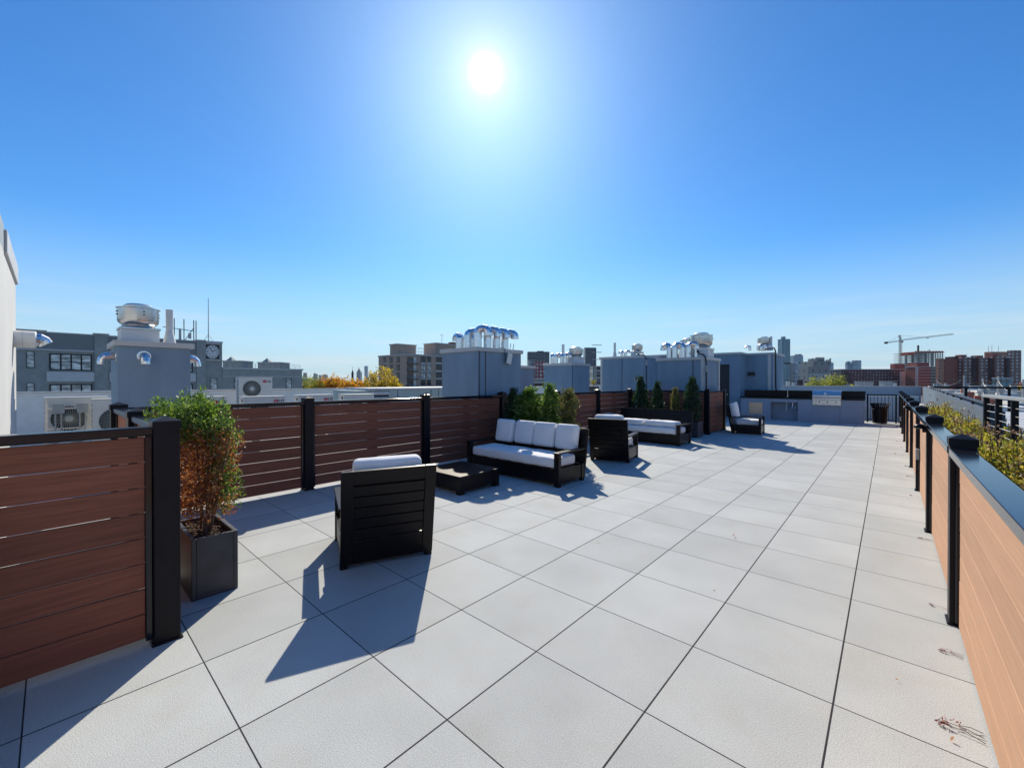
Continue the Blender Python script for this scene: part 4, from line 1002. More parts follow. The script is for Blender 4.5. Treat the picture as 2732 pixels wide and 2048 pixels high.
# ---------------------------------------------------------------- condensers and roof units
def condenser(label, loc, h=0.83, nfan=1, logo=True, wid=0.94, rack=False):
    t = thing('condenser_unit', label, 'air conditioner', loc, 0, 'outdoor condenser units on the roof')
    dp = 0.33
    MB().box(-dp, 0, -wid/2, wid/2, 0.0, h-0.02).build('casing', M_AC, t, bevel=0.008)
    MB().box(-dp-0.008, 0.008, -wid/2-0.008, wid/2+0.008, h-0.0195, h).build('top_panel', M_AC, t, bevel=0.006)
    for s in (-1, 1): MB().box(-dp+0.02, -0.05, s*wid*0.35-0.04, s*wid*0.35+0.04, -0.10, -0.0005).build('foot', M_CONDUIT, t)
    fh = h/nfan
    for i in range(nfan):
        zc = h-0.03-fh*0.5-i*fh*0.98; yc = -0.12; r_ = min(0.265, fh*0.44)
        MB().lathe([(0.001, 0), (r_, 0), (r_, 0.004), (0.001, 0.0045)], (0, 0, 0), 36).xf(Matrix.Translation((0.0005, yc, zc)) @ Euler((0, R(90), 0)).to_matrix().to_4x4()).build('fan_opening', M_DARK, t)
        g = MB()
        for k in range(30):
            a = 2*PI*k/30
            p0 = Vector((0.018, yc+0.05*math.cos(a), zc+0.05*math.sin(a))); p1 = Vector((0.016, yc+r_*0.6*math.cos(a+0.16), zc+r_*0.6*math.sin(a+0.16))); p2 = Vector((0.008, yc+r_*math.cos(a+0.42), zc+r_*math.sin(a+0.42)))
            g.tube([p0, p1, p2], 0.0045, 4)
        g.tube([(0.009, yc+r_*math.cos(2*PI*k/36), zc+r_*math.sin(2*PI*k/36)) for k in range(37)], 0.007, 5)
        gg = g.build('fan_guard', M_GRILLE, t)
        MB().lathe([(0.001, 0), (0.062, 0), (0.055, 0.014), (0.001, 0.017)], (0, 0, 0), 20).xf(Matrix.Translation((0.016, yc, zc)) @ Euler((0, R(90), 0)).to_matrix().to_4x4()).build('hub', M_GRILLE, gg)
    if logo:
        LM = Matrix.Translation((0.003, 0.30, h-0.135)) @ Matrix(((0, 0, 1, 0), (1, 0, 0, 0), (0, 1, 0, 0), (0, 0, 0, 1)))
        lg = MB().lathe([(0.001, 0), (0.052, 0), (0.052, 0.003), (0.001, 0.003)], (0, 0, 0), 24).xf(LM @ Matrix.Translation((-0.055, 0, 0))).build('logo_disc', M_RED, t)
        nm = MB(); nm.obox((-0.062, 0.012, 0.0045), (0.007, 0.04, 0.003)); nm.obox((-0.052, -0.006, 0.0045), (0.022, 0.007, 0.003)); nm.lathe([(0.001, 0.003), (0.008, 0.003), (0.008, 0.006), (0.001, 0.006)], (-0.078, 0.018, 0), 10)
        nm.xf(LM).build('logo_mark', M_WHITELET, lg)
        text_mb('LG', 0.115).xf(LM @ Matrix.Translation((0.075, -0.002, 0.003))).build('logo_letters', M_INK, t)
        if nfan > 1 or h > 1.0:
            MB().box(0, 0.004, 0.24, 0.42, h-0.66, h-0.635).build('model_strip', M_INK, t)
            MB().box(0, 0.004, 0.27, 0.41, h-0.78, h-0.72).build('rating_plate', M_WHITELET, t)
    v = MB()
    for i in range(int(h/0.11)):
        for k in range(2): v.box(-0.13+k*0.045, -0.10+k*0.045, -wid/2-0.0035, -wid/2-0.0005, 0.06+i*0.105, 0.135+i*0.105)
    v.build('side_louvre', M_DARK, t)
    if rack:
        rk = thing('pipe_rack', 'strut frame with two grey junction boxes in front of the leftmost condenser', 'pipe rack', (loc[0]+0.12, loc[1], loc[2]-0.1))
        s = MB()
        for y in (-0.43, 0.24): s.box(0, 0.04, y-0.02, y+0.02, 0, h+0.05)
        for z in (0.30, h-0.12): s.box(0.0405, 0.07, -0.45, 0.26, z-0.015, z+0.015)
        s.build('strut', M_ALU, rk)
        for y in (-0.27, 0.07): MB().box(0.071, 0.15, y-0.085, y+0.085, h-0.22, h-0.02).build('junction_box', M_GREYBOX, rk, bevel=0.008)
        pq = MB()
        for y in (-0.31, -0.23, 0.03, 0.11): pq.tube([(0.10, y, h-0.22), (0.10, y, h-0.5), (0.10, y-0.03, h-0.8), (0.05, y-0.12, 0.0)], 0.014, 7)
        pq.build('flexible_conduit', M_GREYBOX, rk, smooth=True)
    return t
condenser('leftmost ivory condenser behind a strut frame, at the left bulkhead', (-12.6, 0.36, 0.42), 0.83, 1, False, 0.92, rack=True)
condenser('ivory condenser just left of the blue grey shaft, partly hidden by it', (-11.9, 1.02, 0.36), 0.86, 1, False, 0.94)
condenser('tall condenser with fan and red logo standing above the others', (-15.5, 4.53, 0.33), 1.39, 2, True, 0.98)
for i, y in enumerate((2.28, 3.56, 4.82, 6.05)):
    condenser('%s condenser in the low row just behind the long fence' % ('first', 'second', 'third', 'fourth')[i], (-11.5, y, 0.38), (0.85, 0.83, 0.84, 0.83)[i], 1, i < 3, 0.94)
stnd = thing('unit_stand', 'steel stand under the low row of condensers', 'stand', (-11.66, 4.2, -0.15))
s = MB()
for x in (-0.12, 0.12): s.box(x-0.03, x+0.03, -2.5, 2.5, 0.37, 0.428)
s.build('beam', M_GREYBOX, stnd)
for y in (-2.3, -0.8, 0.8, 2.3): MB().box(-0.2, 0.2, y-0.03, y+0.03, 0.003, 0.369).build('leg', M_GREYBOX, stnd)
stnd = thing('unit_stand', 'steel stand under the tall condenser with the red logo', 'stand', (-15.67, 4.53, -0.15)); MB().box(-0.2, 0.2, -0.45, 0.45, 0.003, 0.379).build('frame', M_GREYBOX, stnd)
stnd = thing('unit_stand', 'steel stand under the two condensers at the left', 'stand', (-12.4, 0.65, -0.15)); MB().box(-0.55, 0.7, -0.65, 0.9, 0.003, 0.40).build('frame', M_GREYBOX, stnd)

r = thing('rooftop_air_handler', 'long pale teal air handler with a louvre and a red sign', 'air handler', (-12.5, 6.41, -0.15))
MB().box(-1.5, 0, 0.0, 1.22, 0.003, 1.44).build('inlet_section', M_TEAL, r, bevel=0.01)
MB().box(-1.6, 0.02, 1.2205, 4.4, 0.003, 1.44).build('casing', M_TEAL, r, bevel=0.01)
MB().box(-1.65, 0.06, 0.45, 4.45, 1.4405, 1.515).build('roof_panel', M_TRIM, r, bevel=0.01)
lv = MB()
for i in range(7): lv.obox((0.045, 0.86, 0.62+i*0.095), (0.07, 0.66, 0.03), 0, 0, R(40))
lv.build('louvre', M_TRIM, r)
MB().box(0.001, 0.02, 0.52, 1.20, 0.5, 1.28).build('louvre_recess', M_DARK, r)
MB().box(0.001, 0.075, 0.52, 1.20, 1.285, 1.39).build('rain_lip', M_TRIM, r)
for y in (1.55, 2.95, 3.3): MB().box(0.0205, 0.026, y-0.012, y+0.012, 0.05, 1.43).build('panel_seam', M_CONDUIT, r)
sg = MB().box(0.001, 0.012, 0.16, 0.44, 0.98, 1.26).build('sign', M_RED, r)
text_mb('PA', 0.16).xf(Matrix.Translation((0.013, 0.30, 1.09)) @ Matrix(((0, 0, 1, 0), (1, 0, 0, 0), (0, 1, 0, 0), (0, 0, 0, 1)))).build('sign_letters', M_WHITELET, sg)
t = thing('parapet_wall', 'low pale parapet at the left edge of the roof behind the condensers', 'parapet', (-17.25, 0, 0))
MB().box(0, 0.25, -13.9, 16, -0.148, 1.26).build('wall', M_WHITE, t)
MB().box(-0.04, 0.29, -13.9, 16, 1.2605, 1.30).build('coping', M_TRIM, t)
t = thing('parapet_wall', 'pale parapet stretch seen between the smaller bulkheads', 'parapet', (-17.25, 16.02, 0))
MB().box(0, 0.25, 0, 31.9, -0.148, 1.22).build('wall', M_WHITE, t)
MB().box(-0.04, 0.29, 0, 31.9, 1.2205, 1.26).build('coping', M_TRIM, t)
# ---------------------------------------------------------------- city helpers
GZ = -14.0
def window(parent, pos, rz, w, h, cols=1, rows=2, fm=None, pm=None, bank=None, depth=0.06, sunk=0.0):
    "framed window facing local +x; panes are one sub-part; frame and pane meshes shared through bank"
    key = (round(w, 2), round(h, 2), cols, rows, (fm or M_FRAME).name, (pm or M_PANE).name)
    if key not in WIN:
        f, p = MB(), MB(); b = min(w, h)*0.07
        f.box(0.003, depth, -w/2, w/2, -h/2, -h/2+b); f.box(0.003, depth, -w/2, w/2, h/2-b, h/2)
        for i in range(cols+1):
            y = -w/2+b/2+(w-b)*i/cols; f.box(0.003, depth-0.002, y-b/2, y+b/2, -h/2+b, h/2-b)
        for j in range(1, rows):
            z = -h/2+h*j/rows; f.box(0.003, depth-0.004, -w/2+b, w/2-b, z-b/3, z+b/3)
        p.box(0.001, 0.025, -w/2+b*0.5, w/2-b*0.5, -h/2+b*0.5, h/2-b*0.5)
        fme, pme = f.mesh('window'), p.mesh('pane'); fme.materials.append(fm or M_FRAME); pme.materials.append(pm or M_PANE)
        WIN[key] = (fme, pme)
    fme, pme = WIN[key]
    o = bpy.data.objects.new('window', fme); C.objects.link(o); o.parent = parent; o.location = pos; o.rotation_euler = (0, 0, rz)
    p = bpy.data.objects.new('pane', pme); C.objects.link(p); p.parent = o
    return o
WIN = {}
def block(name, label, cat, u0, u1, vtop, d, depth, m, rz=0.0, group=None, cap=None, capm=None):
    "a building whose facade spans the given picture columns at depth d; local x right, y away, base on the ground"
    lim = 0.3*(u1-u0)*d                                   # keep the receding flank from widening the silhouette
    if u0 > 1366:
        depth = min(depth, lim/max(1, u0-1366)); u0 = 1366+(u0-1366)*(d+depth)/d
    elif u1 < 1366:
        depth = min(depth, lim/max(1, 1366-u1)); u1 = 1366+(u1-1366)*(d+depth)/d
    a, b = sp(u0, vtop, d), sp(u1, vtop, d); w = (Vector((b.x, b.y))-Vector((a.x, a.y))).length
    t = thing(name, label, cat, ((a.x+b.x)/2, (a.y+b.y)/2, GZ), YAW+rz, group)
    h = a.z-GZ
    MB().box(-w/2, w/2, 0, depth, 0.01, h).build('wall', m, t)
    if cap:
        MB().box(-w/2-cap*0.4, w/2+cap*0.4, -cap*0.4, depth+cap*0.4, h+0.002, h+cap).build('roof_edge', capm or M_CONC, t)
    return t, w, h
def part_box(t, name, x0, x1, y0, y1, z0, z1, m): return MB().box(x0, x1, y0, y1, z0, z1).build(name, m, t)

# ---------------------------------------------------------------- grey office building with clock
o = thing('office_building', 'long grey brick building with dark windows and a clock at its right corner', 'building', (-76, 0, GZ))
zz = lambda z: z-GZ
part_box(o, 'main_wall', -14, 0, -40, 15.5, 0.01, zz(7.5), M_OFFICE)
part_box(o, 'wing_wall', -12, 0, 17.62, 29.36, 0.01, zz(3.52), M_OFFICE)
part_box(o, 'clock_bay', -13, -0.05, 15.501, 17.619, 0.01, zz(7.55), M_OFFICE)
p = MB()
for a, b in ((3.72, 5.0), (14.38, 15.499)): p.box(0.001, 0.25, a, b, 0.01, zz(7.6))
p.build('pilaster', M_OFFICE, o)
p = MB(); p.box(0.002, 0.12, -0.36, 3.71, zz(5.58), zz(7.49)); p.box(0.002, 0.12, 5.01, 14.37, zz(5.58), zz(7.49)); p.box(0.002, 0.06, -39, -0.4, zz(5.58), zz(7.49)); p.build('frieze', M_OFFICE_D, o)
p = MB(); p.box(-14.2, 0.16, -40, 15.51, zz(7.501), zz(7.66)); p.box(-1, 0.34, 3.6, 5.1, zz(7.662), zz(7.84)); p.box(-1, 0.34, 14.3, 15.55, zz(7.662), zz(7.8)); p.box(-6, 0.3, -40, -0.36, zz(7.662), zz(7.80)); p.build('parapet_coping', M_CONC, o)
p = MB(); p.box(-12.2, 0.2, 17.63, 29.5, zz(3.521), zz(3.80)); p.build('wing_coping', M_TRIM, o)
p = MB(); p.box(0.003, 0.18, -39, 3.71, zz(5.36), zz(5.575)); p.box(0.003, 0.16, 5.01, 14.37, zz(5.36), zz(5.575)); p.box(0.003, 0.16, 17.63, 29.36, zz(2.36), zz(2.50)); p.build('belt_course', M_TRIM, o)
p = MB(); p.box(0.003, 0.10, 17.63, 29.3, zz(2.502), zz(3.50)); p.build('frieze', M_OFFICE, o)
p = MB()
for y0, y1 in ((-0.40, 3.70), (5.1, 9.3), (9.9, 14.3)): p.box(0.0035, 0.22, y0, y1, zz(1.60), zz(2.80))
p.build('spandrel', M_SPANDREL, o)
for z in (4.02, 0.25):
    for y in (1.66, 7.2, 12.1): window(o, (0.02, y, zz(z)), 0, 3.7, 2.1, 4, 2)
    for y in (-1.68, -4.2): window(o, (0.02, y, zz(z+0.17)), 0, 0.62, 2.0, 1, 2)
for y in (16.5, 27.17): window(o, (0.02 if y > 17 else -0.03, y, zz(1.27)), 0, 0.9, 1.7, 1, 2)
for y in (19.6, 23.6): window(o, (0.02, y, zz(1.27)), 0, 0.9, 1.7, 1, 2)
ck = MB(); ck.box(-0.049, 0.05, 15.52, 17.22, zz(5.05), zz(7.16)); cb = ck.build('clock_board', M_CONDUIT, o)
CM = Matrix.Translation((0.052, 16.35, zz(6.10))) @ Matrix(((0, 0, 1, 0), (1, 0, 0, 0), (0, 1, 0, 0), (0, 0, 0, 1)))
MB().lathe([(0.001, 0), (0.84, 0), (0.84, 0.03), (0.001, 0.03)], (0, 0, 0), 40).xf(CM @ Matrix.Diagonal((1, 1.2, 1, 1))).build('clock_face', M_WHITE, cb)
k = MB()
for i in range(12):
    a = i*PI/6; k.obox((0.66*math.sin(a), 0.66*math.cos(a), 0.036), (0.09 if i % 3 == 0 else 0.06, 0.2, 0.01), -a)
k.xf(CM @ Matrix.Diagonal((1, 1.2, 1, 1))).build('hour_mark', M_INK, cb)
k = MB()
for a, L, w_ in ((R(-32), 0.68, 0.08), (R(58), 0.60, 0.06)): k.obox((L*0.45*math.sin(a), L*0.45*math.cos(a), 0.045), (w_, L, 0.012), -a)
k.xf(CM @ Matrix.Diagonal((1, 1.2, 1, 1))).build('clock_hand', M_INK, cb)
p = MB(); p.box(-13, 0.1, 15.51, 17.7, zz(7.551), zz(7.72)); p.box(-0.04, 0.12, 15.52, 17.62, zz(7.30), zz(7.545)); p.box(-0.04, 0.14, 15.52, 17.62, zz(4.76), zz(4.98)); p.build('clock_bay_trim', M_TRIM, o)
p = MB()
for z in (4.1, 4.5): p.tube([(0.05, 15.6, zz(z)), (0.05, 17.5, zz(z))], 0.025, 5)
for i in range(14): p.tube([(-0.4, 17.9+i*0.87, zz(3.8)), (-0.4, 17.9+i*0.87, zz(4.5))], 0.025, 5)
for z in (4.15, 4.5): p.tube([(-0.4, 17.9, zz(z)), (-0.4, 29.2, zz(z))], 0.025, 5)
p.build('roof_railing', M_GREYBOX, o)
# masts on its roof
fm = thing('flag_mast', 'tall thin mast above the clock on the grey building', 'mast', (-79.5, 16.6, 7.72)); MB().tube([(0, 0, 0), (0, 0, 7.0)], [0.07, 0.04], 6).build('pole', M_GREYBOX, fm)
p = MB(); p.tube([(0, -0.8, 0), (0, 0, 1.3)], 0.03, 5); p.tube([(0, 0.8, 0), (0, 0, 1.3)], 0.03, 5); p.build('stay', M_GREYBOX, fm)
af = thing('roof_antenna', 'row of roof antenna poles and panels on the grey building', 'antenna', (-80, 13.5, 7.66))
p = MB()
for y, h in ((-1.5, 2.9), (-1.05, 3.5), (0.12, 3.5), (1.33, 3.45), (1.62, 3.4)): p.box(-0.06, 0.06, y-0.05, y+0.05, 0, h)
p.tube([(0, -2.4, 2.1), (0, 1.4, 1.75)], 0.05, 5); p.tube([(0, 0.12, 0.1), (0, 1.3, 2.2)], 0.05, 5)
p.build('pole', M_CONDUIT, af)
p = MB(); p.box(-0.1, 0.12, -0.5, -0.22, 0.3, 2.0); p.box(-0.1, 0.15, 0.65, 1.0, 0.55, 1.4); p.box(0.16, 0.2, -0.62, -0.2, 0.05, 0.4); p.build('antenna_panel', M_GREYBOX, af)
for (u0, u1, v0, lab) in ((594, 644, 964, 'small roof structure with a pointed top just right of the clock'), (688, 746, 968, 'small pointed roof structure farther right behind the grey wing')):
    a, b = sp(u0, v0, 90), sp(u1, v0, 90); w_ = (b-a).length
    t = thing('roof_structure', lab, 'roof structure', ((a.x+b.x)/2, (a.y+b.y)/2, GZ), YAW, 'roof structures behind the grey wing')
    h = a.z-GZ; part_box(t, 'wall', -w_/2, w_/2, 0, 4, 0.01, h, M_OFFICE); part_box(t, 'roof_edge', -w_/2-0.1, w_/2+0.1, -0.1, 4.1, h+0.002, h+0.2, M_TRIM)
    q = MB(); q.pyramid(-w_*0.32, w_*0.0, -0.05, 1.5, h+0.201, h+1.1); q.build('gable', M_OFFICE, t)

# ---------------------------------------------------------------- tan brick apartment building
cr = sp(1083.5, 947, 155); XB, YB, HB = cr.x, cr.y, cr.z
xl, yr = ony(1010, 951, YB).x, onx(1205, 951, XB).y
ap = thing('apartment_building', 'tan brick apartment block with corner balconies and a roof railing', 'building', (XB, YB, GZ))
L, W_ = XB-xl, yr-YB; hb = HB-GZ
part_box(ap, 'wall', -L, 0, 0, W_, 0.01, hb, B_TAN)
MB().box(-L-0.2, 0.25, -0.25, W_+0.2, hb+0.002, hb+0.55).build('parapet_coping', M_CONC, ap)
s2 = lambda x, y: (1000+x*0.1085, 900+y*0.1085)
rows = [(485, 590), (682, 778), (868, 975), (1052, 1160), (1240, 1345)]
for (x0, x1, cols) in ((1130, 1245, 2), (1280, 1380, 2), (1500, 1645, 3)):
    for (r0, r1) in rows:
        a = onx(*s2((x0+x1)/2, (r0+r1)/2), XB); b0, b1 = onx(*s2(x0, r0), XB), onx(*s2(x1, r1), XB)
        window(ap, (0.03, a.y-YB, a.z-GZ), 0, round(b1.y-b0.y, 1), 2.3, cols, 1, fm=M_FRAME, pm=M_PANE_D if (x0+r0) % 3 else M_PANE)
        a2 = onx(*s2((x0+x1)/2, r1+55), XB)
        part_box(ap, 'spandrel', 0.004, 0.05, a2.y-YB-(b1.y-b0.y)/2, a2.y-YB+(b1.y-b0.y)/2, a2.z-GZ-0.8, a2.z-GZ+0.7, M_CONC)
for (x0, x1) in ((215, 272), (372, 440), (540, 615)):
    for (r0, r1) in rows:
        a = ony(*s2((x0+x1)/2, (r0+r1)/2+10), YB); b0, b1 = ony(*s2(x0, r0), YB), ony(*s2(x1, r0), YB)
        window(ap, (a.x-XB, -0.03, a.z-GZ), R(-90), round(abs(b1.x-b0.x), 1), 2.1, 2, 1, pm=M_PANE_D)
for i, (r0, r1) in enumerate(rows):
    b0, b1 = onx(*s2(785, r1+50), XB), onx(*s2(1045, r1+50), XB); y0, y1, z = b0.y-YB, b1.y-YB, b0.z-GZ
    bl = MB(); bl.box(0.005, 1.3, y0, y1, z-0.15, z+0.05); bl.build('balcony_slab', M_CONDUIT, ap)
    q = MB(); q.box(1.25, 1.3, y0, y1, z+1.0, z+1.06)
    for k in range(18): yy = y0+(y1-y0)*k/17; q.box(1.26, 1.29, yy-0.025, yy+0.025, z+0.051, z+0.999)
    q.build('balcony_railing', M_GREYBOX, ap)
    part_box(ap, 'balcony_recess', 0.006, 0.05, y0+0.2, y0+(y1-y0)*0.6, z+0.06, z+2.5, M_PANE_D)
    part_box(ap, 'balcony_door', 0.007, 0.08, y0+(y1-y0)*0.66, y0+(y1-y0)*0.86, z+0.06, z+2.5, M_WHITE)
b0, b1 = ony(*s2(345, 255), YB), ony(*s2(455, 255), YB)
part_box(ap, 'stair_tower', b0.x-XB, b1.x-XB+2.0, 0.5, 9, hb+0.56, b0.z-GZ+1, B_TAN)
part_box(ap, 'stair_tower_roof', b0.x-XB-0.3, b1.x-XB+2.3, 0.2, 9.3, b0.z-GZ+1.002, b0.z-GZ+1.4, M_CONC)
b0, b1 = onx(*s2(1495, 150), XB-4), onx(*s2(2050, 150), XB-4)
part_box(ap, 'penthouse', -12, -4, b0.y-YB, b1.y-YB, hb+0.56, b0.z-GZ, B_TAN)
part_box(ap, 'penthouse_roof', -12.2, -3.8, b0.y-YB-0.2, b1.y-YB+0.2, b0.z-GZ+0.002, b0.z-GZ+0.4, M_CONC)
part_box(ap, 'chimney', -7, -4.5, b1.y-YB-3, b1.y-YB+0.3, b0.z-GZ+0.41, b0.z-GZ+1.3, B_RED)
q = MB(); q.tube([(-5, b0.y-YB+4, b0.z-GZ), (-5, b0.y-YB+4, b0.z-GZ+4)], 0.07, 5); q.tube([(-5, b0.y-YB+3, b0.z-GZ+3.8), (-5, b0.y-YB+5, b0.z-GZ+3.8)], 0.06, 5); q.build('roof_aerial', M_CONDUIT, ap)
q = MB(); y1 = b0.y-YB
for i in range(22): q.tube([(-1, 1+(y1-1)*i/21, hb+0.55), (-1, 1+(y1-1)*i/21, hb+3.1)], 0.06, 4)
for z in (1.6, 3.1): q.tube([(-1, 1, hb+z), (-1, y1, hb+z)], 0.05, 4)
q.build('roof_railing', M_GREYBOX, ap)

# ---------------------------------------------------------------- trees
TR = {}
def tree(kind, label, u, vtop, d, wid, name='autumn_tree'):
    top = sp(u, vtop, d); h = top.z-GZ
    if kind in TR: t = copy_thing(TR[kind], (top.x, top.y, GZ), (u*7) % 6, label, (wid/8, wid/8, h/18)); return t
    t = thing(name, label, 'tree', (top.x, top.y, GZ), 0, 'trees between the buildings')
    rr = random.Random(kind+100); tk, m = MB(), MB()
    tk.tube([(0, 0, 0), (0.1, 0, 5), (0, 0.2, 9), (0, 0, 14)], [0.45, 0.35, 0.22, 0.05], 8)
    for i in range(16):
        z = rr.uniform(5, 12); an = rr.uniform(0, 6.28); L_ = rr.uniform(2.2, 4.0)
        e = Vector((L_*math.cos(an), L_*math.sin(an), z+rr.uniform(1.5, 4)))
        tk.tube([(0, 0, z), tuple(Vector((e.x*0.5, e.y*0.5, z+(e.z-z)*0.35))), tuple(e)], [0.14, 0.09, 0.03], 5)
    for i in range(330):
        while True:
            p = Vector((rr.uniform(-1, 1), rr.uniform(-1, 1), rr.uniform(-1, 1)))
            if 0.25 < p.length < 1: break
        k = 1+0.16*math.sin(3*math.atan2(p.y, p.x)+kind)+0.12*math.sin(5*p.z+kind*2)
        c = Vector((p.x*4.1*k, p.y*4.1*k, 11.8+p.z*5.6*k))
        leaves(m, c, rr.uniform(0.5, 1.0), 24, 0.5, rr, 0.2)
    tk.build('trunk', M_STEM, t); m.build('crown', [M_AUT_O, M_AUT_Y, M_AUT_G, M_GREEN_D][kind], t)
    t.scale = (wid/8, wid/8, h/18); TR[kind] = t
    return t
tree(2, 'yellow green tree at the left end of the autumn row, beside the grey building', 822, 1008, 100, 5.5)
tree(2, 'small yellow green tree second in the autumn row', 846, 1012, 96, 4.5)
tree(0, 'orange autumn tree in the middle left of the row', 874, 998, 98, 6.5)
tree(0, 'tallest orange autumn tree under the far skyline', 900, 992, 100, 6.0)
tree(0, 'bright orange tree below the pointed church tower', 935, 999, 96, 7.0)
tree(0, 'yellow orange tree below the slim glass tower', 968, 1003, 98, 6.0)
tree(1, 'big yellow tree in front of the brick apartment block', 1026, 978, 92, 8.2)
tree(1, 'low yellow tree left of the biggest yellow tree', 996, 996, 94, 5.0)
tree(3, 'dark green tree right of the biggest yellow tree', 1056, 1006, 100, 4.6, 'green_tree')
tree(2, 'yellow green tree left in the pair behind the far parapet', 2178, 1010, 120, 6.6)
tree(2, 'rounder yellow green tree right in the pair behind the far parapet', 2222, 1003, 125, 8.8)
tree(1, 'yellow tree at the right edge among the rooftops', 2722, 1026, 110, 5)
q = MB(); rr = random.Random(5); b0 = sp(1583, 1030, 22)
for i in range(60):
    an, L_ = rr.uniform(0, 6.28), rr.uniform(0.25, 0.42); e = Vector((math.cos(an)*0.18, math.sin(an)*0.18, L_))
    q.add([(0.01, 0, 0), (e.x*0.4+0.012, e.y*0.4, L_*0.6), tuple(e), (e.x*0.4-0.012, e.y*0.4+0.01, L_*0.6)], [(0, 1, 2, 3)])
gt = thing('grass_tuft', 'golden grass tuft standing by the wall between two grey bulkheads', 'plant', (b0.x, b0.y, b0.z)); q.build('blades', M_SEDUM, gt)
MB().box(-0.22, 0.22, -0.22, 0.22, -b0.z-0.148, 0.01).build('pot', M_PLANTER, gt)

# ---------------------------------------------------------------- far skyline and middle distance towers
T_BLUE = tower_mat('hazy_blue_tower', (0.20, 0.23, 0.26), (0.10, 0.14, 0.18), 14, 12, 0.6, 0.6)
T_GLASS = tower_mat('pale_glass_tower', (0.30, 0.36, 0.40), (0.25, 0.34, 0.40), 9, 9, 0.7, 0.7)
T_DARK = tower_mat('dark_office_grid', (0.13, 0.14, 0.16), (0.035, 0.045, 0.06), 4.2, 3.6, 0.75, 0.55)
T_RED = tower_mat('red_panel_grid', (0.26, 0.06, 0.07), (0.5, 0.5, 0.5), 3.4, 3.6, 0.4, 0.5)
T_GREY = tower_mat('grey_panel_grid', (0.33, 0.34, 0.34), (0.09, 0.10, 0.11), 5, 3.6, 0.5, 0.5)
T_TEAL = tower_mat('teal_glass_grid', (0.13, 0.27, 0.32), (0.05, 0.15, 0.20), 3.2, 60, 0.5, 0.96)
T_BAND = tower_mat('brick_white_window_bands', (0.14, 0.05, 0.045), (0.36, 0.38, 0.40), 4.4, 3.3, 0.42, 0.5)
T_BANDL = tower_mat('sunlit_orange_brick_windows', (0.36, 0.13, 0.08), (0.07, 0.07, 0.08), 7.5, 4, 0.3, 0.55)  # brick with the sunlight put into its lighter orange colour
T_LONG = tower_mat('dark_brick_small_windows', (0.045, 0.030, 0.045), (0.30, 0.31, 0.33), 3.6, 3.3, 0.35, 0.42)
T_STONE = tower_mat('stone_small_windows', (0.26, 0.25, 0.24), (0.08, 0.08, 0.09), 5.5, 6.0, 0.22, 0.35)
T_BALC = tower_mat('dark_balcony_floors', (0.34, 0.33, 0.32), (0.03, 0.03, 0.04), 50, 3.6, 0.97, 0.72)
def far(label, u0, u1, v, d, m, depth=None, top=None, cat='tower', name='skyline_tower', group='far skyline towers'):
    t, w, h = block(name, label, cat, u0, u1, v, d, depth or (u1-u0)*d/FPX, m, 0.0, group)
    if top:
        for (a, b, dv) in top: part_box(t, 'rooftop_crown', -w/2+w*a, -w/2+w*b, w*0.2, w*0.6, h+0.01, h+dv*d/FPX, m)
    return t, w, h
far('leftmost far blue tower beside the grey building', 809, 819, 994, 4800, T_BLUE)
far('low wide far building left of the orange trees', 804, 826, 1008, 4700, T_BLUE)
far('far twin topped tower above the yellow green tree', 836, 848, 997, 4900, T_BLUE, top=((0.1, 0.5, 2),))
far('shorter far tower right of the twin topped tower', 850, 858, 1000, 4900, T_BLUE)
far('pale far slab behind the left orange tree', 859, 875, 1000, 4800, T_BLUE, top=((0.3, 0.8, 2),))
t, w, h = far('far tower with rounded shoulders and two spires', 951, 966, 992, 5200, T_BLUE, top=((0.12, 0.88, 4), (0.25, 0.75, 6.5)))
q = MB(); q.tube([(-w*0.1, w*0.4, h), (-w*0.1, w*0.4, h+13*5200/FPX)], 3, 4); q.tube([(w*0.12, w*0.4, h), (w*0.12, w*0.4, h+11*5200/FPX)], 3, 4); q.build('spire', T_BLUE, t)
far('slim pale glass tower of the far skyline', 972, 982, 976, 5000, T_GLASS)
t, w, h = block('church_tower', 'dark pointed church tower rising from the orange trees', 'church', 937.5, 943.5, 998, 420, 2.3, B_DARK)
MB().pyramid(-w/2-0.2, w/2+0.2, -0.2, 2.5, h+0.005, h+5.2).build('spire', M_CONDUIT, t)
MB().tube([(0, 1.15, h+5.2), (0, 1.15, h+8)], 0.12, 5).build('cross_pole', M_CONDUIT, t)
part_box(t, 'louvre_opening', -0.5, 0.5, -0.06, -0.003, h-2.2, h-0.4, M_DARK)
far('tall dark tower rising behind the gooseneck vents', 1344, 1352, 902, 900, T_DARK, name='office_tower', group='middle distance towers')
t, w, h = far('wide dark grey office block behind the smaller fan bulkhead', 1406, 1466, 938, 560, T_DARK, 25, ((0.45, 0.75, 3),), name='office_tower', group='middle distance towers')
far('red panelled building in the gap right of the vent cluster bulkhead', 1427, 1453, 963, 420, T_RED, 14, cat='building', name='office_tower', group='middle distance towers')
far('pale grey slab beside the red panelled building', 1408, 1426, 960, 430, T_GREY, 14, cat='building', name='office_tower', group='middle distance towers')
for i, (u0, u1, v, d, m, lab) in enumerate(((1406, 1452, 1012, 190, T_STONE, 'low stone building with arched windows in the gap between bulkheads'), (1410, 1455, 1022, 150, B_DARK, 'low dark roof in the gap between bulkheads'))):
    block('low_building', lab, 'building', u0, u1, v, d, 12, m, 0, 'low buildings behind the bulkheads', 0.4)
far('dark glass tower with flat crown between the bulkheads', 1556, 1591, 929, 620, T_DARK, 18, ((-0.02, 1.02, 2.6),), name='office_tower', group='middle distance towers')
